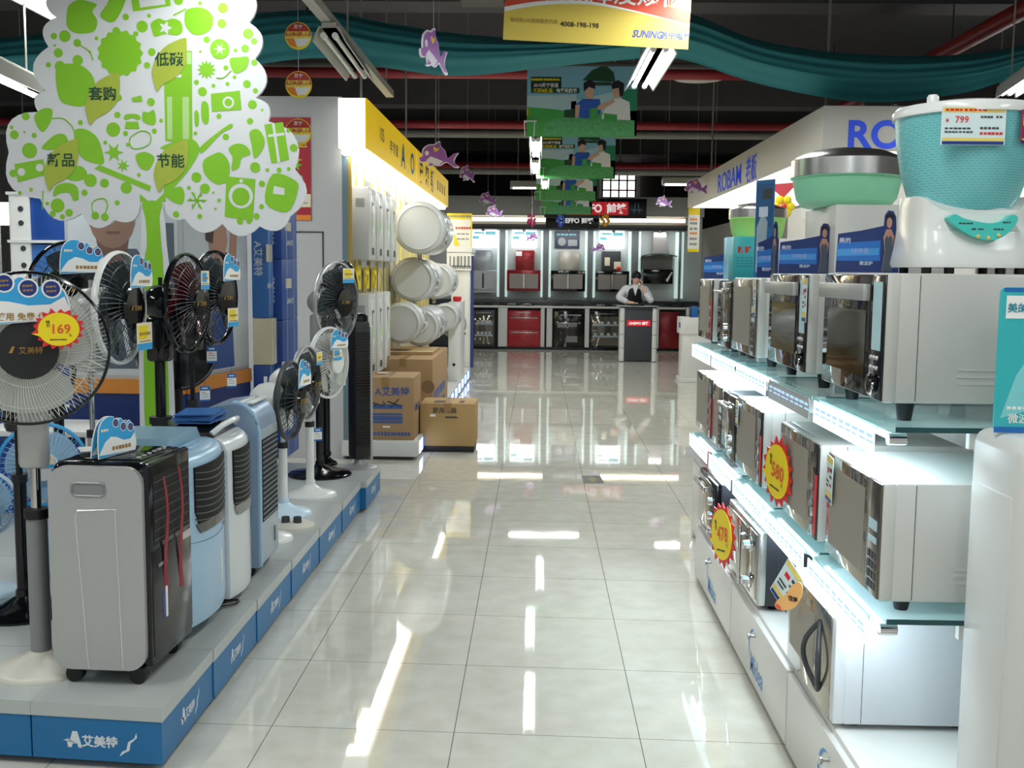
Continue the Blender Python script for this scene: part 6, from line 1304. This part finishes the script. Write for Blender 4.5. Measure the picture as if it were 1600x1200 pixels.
# counter with cooktops and cabinets
t = thing('kitchen_counter', 'long counter with dark top running under the far range hoods', 'counter', (0, 20.7, 0))
B().box(-3.15, 3.1, .0, .595, .80, .84, .003).build('counter_top', white, t); B().box(-3.15, 3.1, .12, .595, .84, .95, .002).build('back_ledge', mat('ledge_dark', '33363a', .25, noise=.05), t)
B().box(-3.1, 3.0, .06, .55, 0, .05).build('plinth', black, t); B().box(-3.15, 3.1, .305, .595, .05, .8).build('carcass', darkgrey, t)
for k, px in enumerate((762, 810, 885, 948, 1040)):
    t = thing('gas_cooktop', 'black gas cooktop on the far counter below hood bay %s' % 'one two three four five'.split()[k], 'cooktop', (bx(px), 20.73, .84), 0, 'gas cooktops on the far counter')
    B().box(-.3, .3, -.02, .11, 0, .02, .004).build('glass_top', black, t); b = B()
    for s in (-1, 1): b.tube([(s * .15 + p[0], .05, .045) if False else (s * .15 + .07 * math.cos(a), .05 + .05 * math.sin(a), .04) for a in [2 * PI * i / 14 for i in range(14)] for p in ((0, 0),)], .006, 5, 0, True); b.box(s * .15 - .08, s * .15 + .08, .045, .055, .02, .045); b.cyl((s * .15, .05, .02), (s * .15, .05, .035), .03, 12)
    b.build('burner', steel if k % 2 else darkgrey, t)
for k, (a, c) in enumerate(((777, 793), (843, 850), (852, 862), (911, 919), (1018, 1026))):
    t = thing('counter_post', 'white upright post number %s from the left between the far counter cabinets' % 'one two three four five'.split()[k], 'post', ((bx(a) + bx(c)) / 2, 20.72, 0), 0, 'white posts under the far counter'); w = (bx(c) - bx(a)) * .9
    B().box(-w / 2, w / 2, 0, .25, .05, .80, .01).build('post', white, t); B().box(-w / 2, w / 2, .02, .23, 0, .05).build('foot', black, t)
cab = [(739, 773, 'glass', 'glass fronted sterilizer cabinet on the far left under the counter'), (793, 843, 'red', 'bright red two drawer cabinet under the far counter'), (864, 911, 'black', 'black oven cabinet under the middle of the far counter'), (920, 966, 'shelf', 'dark glass cabinet with lit shelves left of the podium'), (1027, 1056, 'wine', 'wine red cabinet right of the podium')]
for a, c, kd, l in cab:
    x0, x1 = bx(a), bx(c); w = x1 - x0; t = thing('sterilizer_cabinet', l, 'cabinet', ((x0 + x1) / 2, 20.72, .05), 0)
    m = {'glass': darkgrey, 'red': mat('cabinet_red', 'b01f2c', .2, noise=.03), 'black': black, 'shelf': black, 'wine': mat('hood_red', '8c1d26')}[kd]
    B().box(-w / 2, w / 2, 0, .28, 0, .70, .006).build('cabinet_body', m, t)
    if kd == 'red':
        for z0, z1 in ((.02, .32), (.34, .6)):
            d = B().box(-w / 2 + .02, w / 2 - .02, -.012, 0, z0, z1, .004).build('drawer', m, t); B().box(-w / 2 + .05, w / 2 - .05, -.03, -.012, z1 - .05, z1 - .035, .003).build('handle', steel, d)
        b = B(); b.bars(-.12, .12, .66, -.002, .02, 0, 6); b.build('buttons', steel, t)
    elif kd in ('glass', 'shelf'):
        d = B().box(-w / 2 + .03, w / 2 - .03, -.01, 0, .04, .6, .004).build('glass_door', mat('door_glass_dim', '6f6b62' if kd == 'glass' else '4c5257', .08, .5, noise=.3, scale=9), t)
        b = B()
        for z in (.2, .42): b.box(-w / 2 + .04, w / 2 - .04, -.016, -.008, z, z + .035)
        b.build('rack', mat('rack_pale', 'aebcc0', .3, .3, noise=.1), t)
        b = B(); rr = random.Random(kd)
        for z in (.235, .455): 
            for i in range(4): b.cyl((-w / 2 + .1 + i * (w - .2) / 3, -.022, z), (-w / 2 + .1 + i * (w - .2) / 3, -.022, z + .05), .03, 10)
        b.build('dishes', mat('dish_grey', 'c9cfd2', .3, noise=.05), t)
        b = B(); b.bars(-w * .35, w * .35, .65, -.002, .02, 0, 6); b.build('buttons', steel, t)
    elif kd == 'black':
        d = B().box(-w / 2 + .03, w / 2 - .03, -.012, 0, .05, .5, .004).build('oven_door', darkglass, t); B().box(-w / 2 + .08, w / 2 - .08, -.035, -.012, .46, .475, .003).build('handle', steel, d)
        b = B(); b.box(-w * .38, -w * .1, -.016, -.011, .38, .48).box(-.03, .15, -.016, -.011, .4, .46).box(-.05, .16, -.016, -.011, .1, .22); b.build('sticker', midgrey, t); b = B(); b.bars(-w * .3, w * .4, .62, -.002, .02, 0, 7); b.build('buttons', steel, t)
# sign boards
sb = mat('sign_black', '0f1013', .3, noise=.05)
t = thing('black_sign', 'black board with red CHEFFO name plate hanging before the far hoods', 'sign', (1.06, 20.2, 2.49))
B().box(-.95, .94, 0, .05, 0, .36, .003).build('board', sb, t); b = B(); b.box(-.55, .6, -.004, 0, .06, .3, .0); b.build('red_plate', mat('plate_red', 'd81e2c', .4, emit=.35, noise=.02), t)
b = B(); b.text('CHEFFO', -.2, .18, -.006, .2, 0, bold=.035, sx=.85); b.text('前锋', .39, .18, -.006, .19, 0, bold=.03); b.build('lettering', mat('letter_white', 'f4f4f4', .5, emit=.6, noise=.01), t)
b = B()
for dx in (-.05, .05): b.prism([(.75 + dx, .1), (.765 + dx, .1), (.76 + dx * .5, .28), (.75 + dx * .5, .28)], -.004, 0)
b.box(.66, .86, -.004, 0, .15, .165); b.build('figure_mark', mat('mark_cyan', '5fa8b8', .4, noise=.03), t)
rods('hanging_rod', [((x, .025, .36), (x, .025, 1.99)) for x in (-.8, .8)], .008, greypipe, t)
t = thing('black_sign', 'narrow black board with white CHEFFO lettering fixed to the lit cornice', 'sign', (.62, 20.74, 2.32))
B().box(-.48, .55, 0, .05, 0, .24, .003).build('board', sb, t); b = B(); b.text('CHEFFO 前锋', .08, .15, -.002, .12, 0, bold=.03); b.build('lettering', mat('letter_white', 'f4f4f4'), t)
tag(B().box(-.05, .05, -.05, 0, -.04, .06, .01).build('red_beacon', mat('beacon_red', 'e0222a', .3, emit=.8, noise=.02), None, (2.75, YB - .002, 2.5)), 'small red lamp on the grey wall at the right end of the hood fascia', 'lamp')
# podium
t = thing('podium', 'dark fronted podium with white posts and red CHEFFO strip where the person leans', 'podium', (1.70, 18.1, 0))
B().box(-.235, .235, .02, .06, .02, .924, .003).box(-.235, .235, .06, .45, .0, .06).build('front_panel', mat('podium_slate', '3d4046', .5, noise=.05), t)
for s in (-1, 1):
    b = B()
    for k in range(4): b.cyl((s * .27, .05, .01 + k * .225), (s * .27, .05, .228 + k * .225), .048, 18)
    b.build('post', white, t)
    b = B(); b.cyl((s * .27, .05, 0), (s * .27, .05, .92), .042, 14); b.build('post_core', darkgrey, t)
    b = B(); b.box(s * .27 - .03, s * .27 + .03, .1, .45, 0, .9, .004); b.build('side_panel', grey, t)
B().box(-.36, .33, -.02, .5, .925, .94, .003).build('top_plate', mat('podium_glass', '9fb0b0', .1, .2, noise=.02), t)
b = B(); b.box(-.19, .2, .012, .02, .60, .70); b.build('name_strip', mat('plate_red', 'd81e2c'), t); b = B(); b.text('CHEFFO 前锋', .005, .65, .0105, .055, 0, bold=.03); b.build('lettering', mat('letter_white', 'f4f4f4'), t)
tag(B().box(-.12, .13, -.02, .09, 0, .035, .006).build('black_pouch', black, None, (1.66, 18.16, .94)), 'flat black pouch lying on the podium before the person', 'pouch')
# ---------------------------------------------------------------- person leaning on the podium
def skin_mesh(name, verts, edges, m, parent, sub=2, root=0):
    me = bpy.data.meshes.new(name); me.from_pydata([v[0] for v in verts], edges, []); o = bpy.data.objects.new(name, me); COL.objects.link(o)
    md = o.modifiers.new('skin', 'SKIN'); md.use_smooth_shade = True
    for i, v in enumerate(me.skin_vertices[0].data):
        r = verts[i][1]; v.radius = r if isinstance(r, tuple) else (r, r); v.use_root = i == root
    s = o.modifiers.new('sub', 'SUBSURF'); s.levels = s.render_levels = sub
    dg = bpy.context.evaluated_depsgraph_get(); m2 = bpy.data.meshes.new_from_object(o.evaluated_get(dg)); m2.name = name
    o.modifiers.clear(); old = o.data; o.data = m2; bpy.data.meshes.remove(old)
    m2.materials.clear(); m2.materials.append(m); m2.polygons.foreach_set('use_smooth', [True] * len(m2.polygons)); o.parent = parent
    return o
skin_c = mat('skin_tone', 'dfb39c', .5, noise=.04, scale=12)
# local: facing -Y (the camera), origin on the floor under the pelvis
pt = thing('person', 'person in white shirt and dark vest leaning on the podium, chin on one hand', 'person', (1.68, 18.86, 0))
V = [((0, .02, .92), (.14, .1)), ((0, -.03, 1.05), (.125, .095)), ((0, -.1, 1.17), (.14, .095)), ((0, -.14, 1.235), (.075, .065)), ((.01, -.19, 1.285), (.048, .05)), ((.015, -.22, 1.345), (.068, .085)), ((.018, -.225, 1.42), (.066, .085)),
     ((-.17, -.11, 1.2), (.055, .05)), ((-.29, -.24, 1.06), (.042, .042)), ((-.12, -.42, .985), (.032, .03)), ((-.03, -.46, .975), (.03, .02)),
     ((.18, -.13, 1.2), (.055, .05)), ((.27, -.36, .985), (.042, .042)), ((.13, -.33, 1.2), (.03, .03)), ((.105, -.31, 1.29), (.022, .03)),
     ((-.09, .04, .82), (.085, .085)), ((-.1, .02, .47), (.06, .06)), ((-.1, .05, .09), (.042, .042)), ((-.1, -.06, .04), (.04, .03)), ((.09, .04, .82), (.085, .085)), ((.1, .02, .47), (.06, .06)), ((.1, .05, .09), (.042, .042)), ((.1, -.06, .04), (.04, .03))]
Ed = [(0, 1), (1, 2), (2, 3), (3, 4), (4, 5), (5, 6), (2, 7), (7, 8), (8, 9), (9, 10), (2, 11), (11, 12), (12, 13), (13, 14), (0, 15), (15, 16), (16, 17), (17, 18), (0, 19), (19, 20), (20, 21), (21, 22)]
body = skin_mesh('body', V, Ed, skin_c, pt)
fb = B()
for (hx, hy, hz), d, side in (((-.03, -.46, .978), Vector((.9, -.35, -.05)), Vector((.3, .9, 0))), ((.105, -.305, 1.30), Vector((-.15, .1, .95)), Vector((.1, -.8, .1)))):
    for k in range(4):
        p0 = Vector((hx, hy, hz)) + side * ((k - 1.5) * .017); L = (.07, .08, .076, .06)[k]; q = p0 + d * L * .55; r = q + (d + Vector((0, -.05, -.35 if hz < 1.1 else 0)) + (Vector((-.5, .25, 0)) if hz > 1.1 else Vector((0, 0, 0)))).normalized() * L * .5
        fb.tube([p0, q, r], .0085, 7)
    p0 = Vector((hx, hy, hz)) + side * .03; fb.tube([p0 - d * .02, p0 + side * .03 + d * .015, p0 + side * .035 + d * .045], .0095, 7)
fb.build('fingers', skin_c, body)
hair = mat('hair_black', '1a1518')
b = B(); H = Vector((.018, -.222, 1.40))
b.ball((H.x, H.y + .035, H.z + .035), .084, .095, .088, 18); b.ball((H.x - .07, H.y + .045, H.z - .02), .02, .05, .07, 12); b.ball((H.x + .07, H.y + .045, H.z - .02), .02, .05, .07, 12); b.ball((H.x - .025, H.y - .045, H.z + .08), .05, .03, .024, 12); b.build('hair', hair, pt)
b = B(); b.ball((H.x - .028, H.y - .082, H.z - .012), .011, .006, .006, 10); b.ball((H.x + .028, H.y - .082, H.z - .012), .011, .006, .006, 10); b.box(H.x - .042, H.x - .014, H.y - .086, H.y - .08, H.z + .008, H.z + .013).box(H.x + .014, H.x + .042, H.y - .086, H.y - .08, H.z + .008, H.z + .013); b.build('eyes_and_brows', hair, body)
B().ball((H.x, H.y - .094, H.z - .035), .012, .014, .02, 10).build('nose', skin_c, body)
for s in (-1, 1): B().ball((H.x + s * .075, H.y + .01, H.z - .02), .012, .02, .028, 10).build('ear', skin_c, body)
b = B(); b.ball((H.x, H.y - .086, H.z - .066), .02, .007, .006, 10); b.build('mouth', mat('lip_tone', 'a85f58', .5, noise=.03), body)
SV = [((0, .02, .9), (.15, .11)), ((0, -.03, 1.05), (.135, .103)), ((0, -.1, 1.17), (.155, .11)), ((0, -.15, 1.25), (.08, .07)), ((-.17, -.11, 1.2), (.082, .076)), ((-.29, -.24, 1.062), (.066, .062)), ((-.14, -.41, .995), (.048, .046)),
      ((.18, -.13, 1.2), (.082, .076)), ((.27, -.36, .998), (.066, .06)), ((.15, -.335, 1.16), (.048, .048))]
skin_mesh('shirt', SV, [(0, 1), (1, 2), (2, 3), (2, 4), (4, 5), (5, 6), (2, 7), (7, 8), (8, 9)], mat('shirt_cotton', 'e9eaec', .7, noise=.03, bump=.1), pt)
skin_mesh('vest', [((0, .02, .88), (.165, .13)), ((0, -.03, 1.05), (.16, .135)), ((0, -.1, 1.16), (.168, .15)), ((0, -.135, 1.225), (.135, .125)), ((0, -.14, 1.25), (.1, .105))], [(0, 1), (1, 2), (2, 3), (3, 4)], mat('vest_black', '1c2126', .7, noise=.06), pt)
b = B(); b.prism([(-.055, 1.285), (.0, 1.1), (.055, 1.285)], -.285, -.2); b.build('shirt_front', mat('shirt_cotton', 'e9eaec'), pt)
skin_mesh('trousers', [((0, .02, .9), (.15, .11)), ((-.09, .04, .8), (.098, .098)), ((-.1, .02, .47), (.075, .075)), ((-.1, .05, .1), (.065, .065)), ((.09, .04, .8), (.098, .098)), ((.1, .02, .47), (.075, .075)), ((.1, .05, .1), (.065, .065))], [(0, 1), (1, 2), (2, 3), (0, 4), (4, 5), (5, 6)], mat('trousers_black', '1b1c20', .7, noise=.05), pt)
b = B()
for s in (-.1, .1): b.ball((s, -.03, .04), .055, .13, .04, 14)
b.build('shoes', black, pt)
# ================================================================ left background, floor mark
t = thing('floor_sticker', 'dark floor sticker with a yellow arrow on the aisle tiles', 'floor sticker', (.415, 7.69, .0005), .05)
b = B(); M = Matrix.Rotation(-PI / 2, 4, 'X'); b.box(-.07, .07, -.14, .14, 0, .001, m=0); 
b.add([(-.02, -.09, .0015), (.02, -.09, .0015), (.02, .0, .0015), (.045, .0, .0015), (0, .09, .0015), (-.045, .0, .0015), (-.02, .0, .0015)], [tuple(range(7))], 1); b.build('decal', [mat('decal_dark', '4e4f48', .4, noise=.05), mat('decal_olive', '8a8146', .5, noise=.05)], t)
t = thing('display_rack', 'white rack of blue cartons on the far left behind the fans', 'rack', (-3.35, 7.7, 0))
for x in (-.42, -.3, .05, .4): B().box(x - .015, x + .015, 0, .4, 0, 2.02).build('upright', paper, t)
B().box(-.42, -.28, -.02, 0, .0, 2.02).build('front_panel', paper, t)
for z in (.5, .95, 1.42, 1.68, 2.02): B().box(-.44, .42, -.03, .4, z - .02, z).build('rack_shelf', white, t)
for x, z in ((-.34, 1.9), (-.34, 1.8), (-.33, 1.62), (-.33, 1.5)): B().lathe([(.02, 0), (.02, .004), (0, .005)], 12, 0, Matrix.Translation((x, -.02, z)), axis='Y').build('panel_hole', darkgrey, t)
rr = random.Random(5); k = 0
for z, h in ((.5, .4), (.95, .4), (1.42, .23), (1.68, .3)):
    for x0, x1 in ((-.28, .03), (.07, .385)):
        o = B().box(-3.35 + x0, -3.35 + x1, 7.7, 8.05, z, z + h, .004).build('blue_carton', [mat(('carton_blue', 'carton_mid_blue', 'carton_royal')[k % 3], ('1d4c9e', '3f78c0', '1a3f9a')[k % 3], .4, noise=.06)])
        tag(o, 'blue carton on the %s board of the white rack, %s one' % ({.5: 'lowest', .95: 'second', 1.42: 'third', 1.68: 'topmost'}[z], 'left' if x0 < 0 else 'right'), 'carton', 'blue cartons on the white rack'); k += 1
t = thing('light_box', 'glowing white light box at the far left edge', 'sign', (-4.35, 8.6, 1.8))
B().box(-.35, .4, 0, .06, .02, .2, .004).build('glow_face', mat('light_box_glow', 'ffffff', .5, emit=3, noise=.01), t); B().box(-.02, .02, .02, .06, -1.8, .02).build('stand', grey, t)
for k, (x, z, w, h, m, l) in enumerate(((-4.35, 0, .5, .9, cblue, 'tall dark blue carton on the floor at the far left edge'), (-4.3, .9, .3, .42, mat('carton_ice', '9fd0e2', .4, noise=.2, scale=9), 'pale blue carton on the dark one at the far left edge'), (-3.97, .9, .22, .35, mat('carton_sky', '3f9bd6', .4, noise=.2, scale=9), 'sky blue carton beside the pale one at the far left edge'), (-3.96, 1.25, .18, .1, matteblack, 'small black box on the sky blue carton at the far left'))):
    tag(B().box(x - w / 2, x + w / 2 + (.45 if k == 0 else 0), 8.0, 8.4, z, z + h - .002, .004).build('carton', m), l, 'carton')
t = thing('white_table', 'white topped table behind the ivory fan with cartons underneath', 'table', (-2.58, 5.62, PT))
B().box(-.3, .3, -.2, .25, .42, .45, .004).build('table_top', white, t)
for x in (-.28, .28):
    for y in (-.18, .23): B().box(x - .015, x + .015, y - .015, y + .015, 0, .42).build('leg', paper, t)
for k, (x0, x1, z0, z1) in enumerate(((-2.84, -2.58, 0, .38), (-2.56, -2.32, 0, .38))):
    tag(B().box(x0, x1, 5.5, 5.8, PT + z0, PT + z1, .004).build('navy_carton', mat('carton_royal', '1a3f9a')), 'navy blue carton under the white table, %s one' % ('left' if k == 0 else 'right'), 'carton', 'navy cartons under the white table')
t = thing('gift_carton', 'small brown carton with yellow blot and red print low behind the ivory fan', 'cardboard box', (-2.30, 5.05, PT), .15)
B().box(-.12, .1, 0, .2, 0, .21, .004).build('box', mat('carton_brown', '8a6a4a', .6, noise=.06), t); b = B(); b.face(circ(.02, .1, .06, 14), -.001, 0); b.box(-.03, .08, -.001, 0, .17, .19, m=1); b.bars(-.1, .0, .03, -.001, .02, 1, 5); b.build('print', [yellow, mat('print_wine', '8f3040', .5, noise=.05)], t)
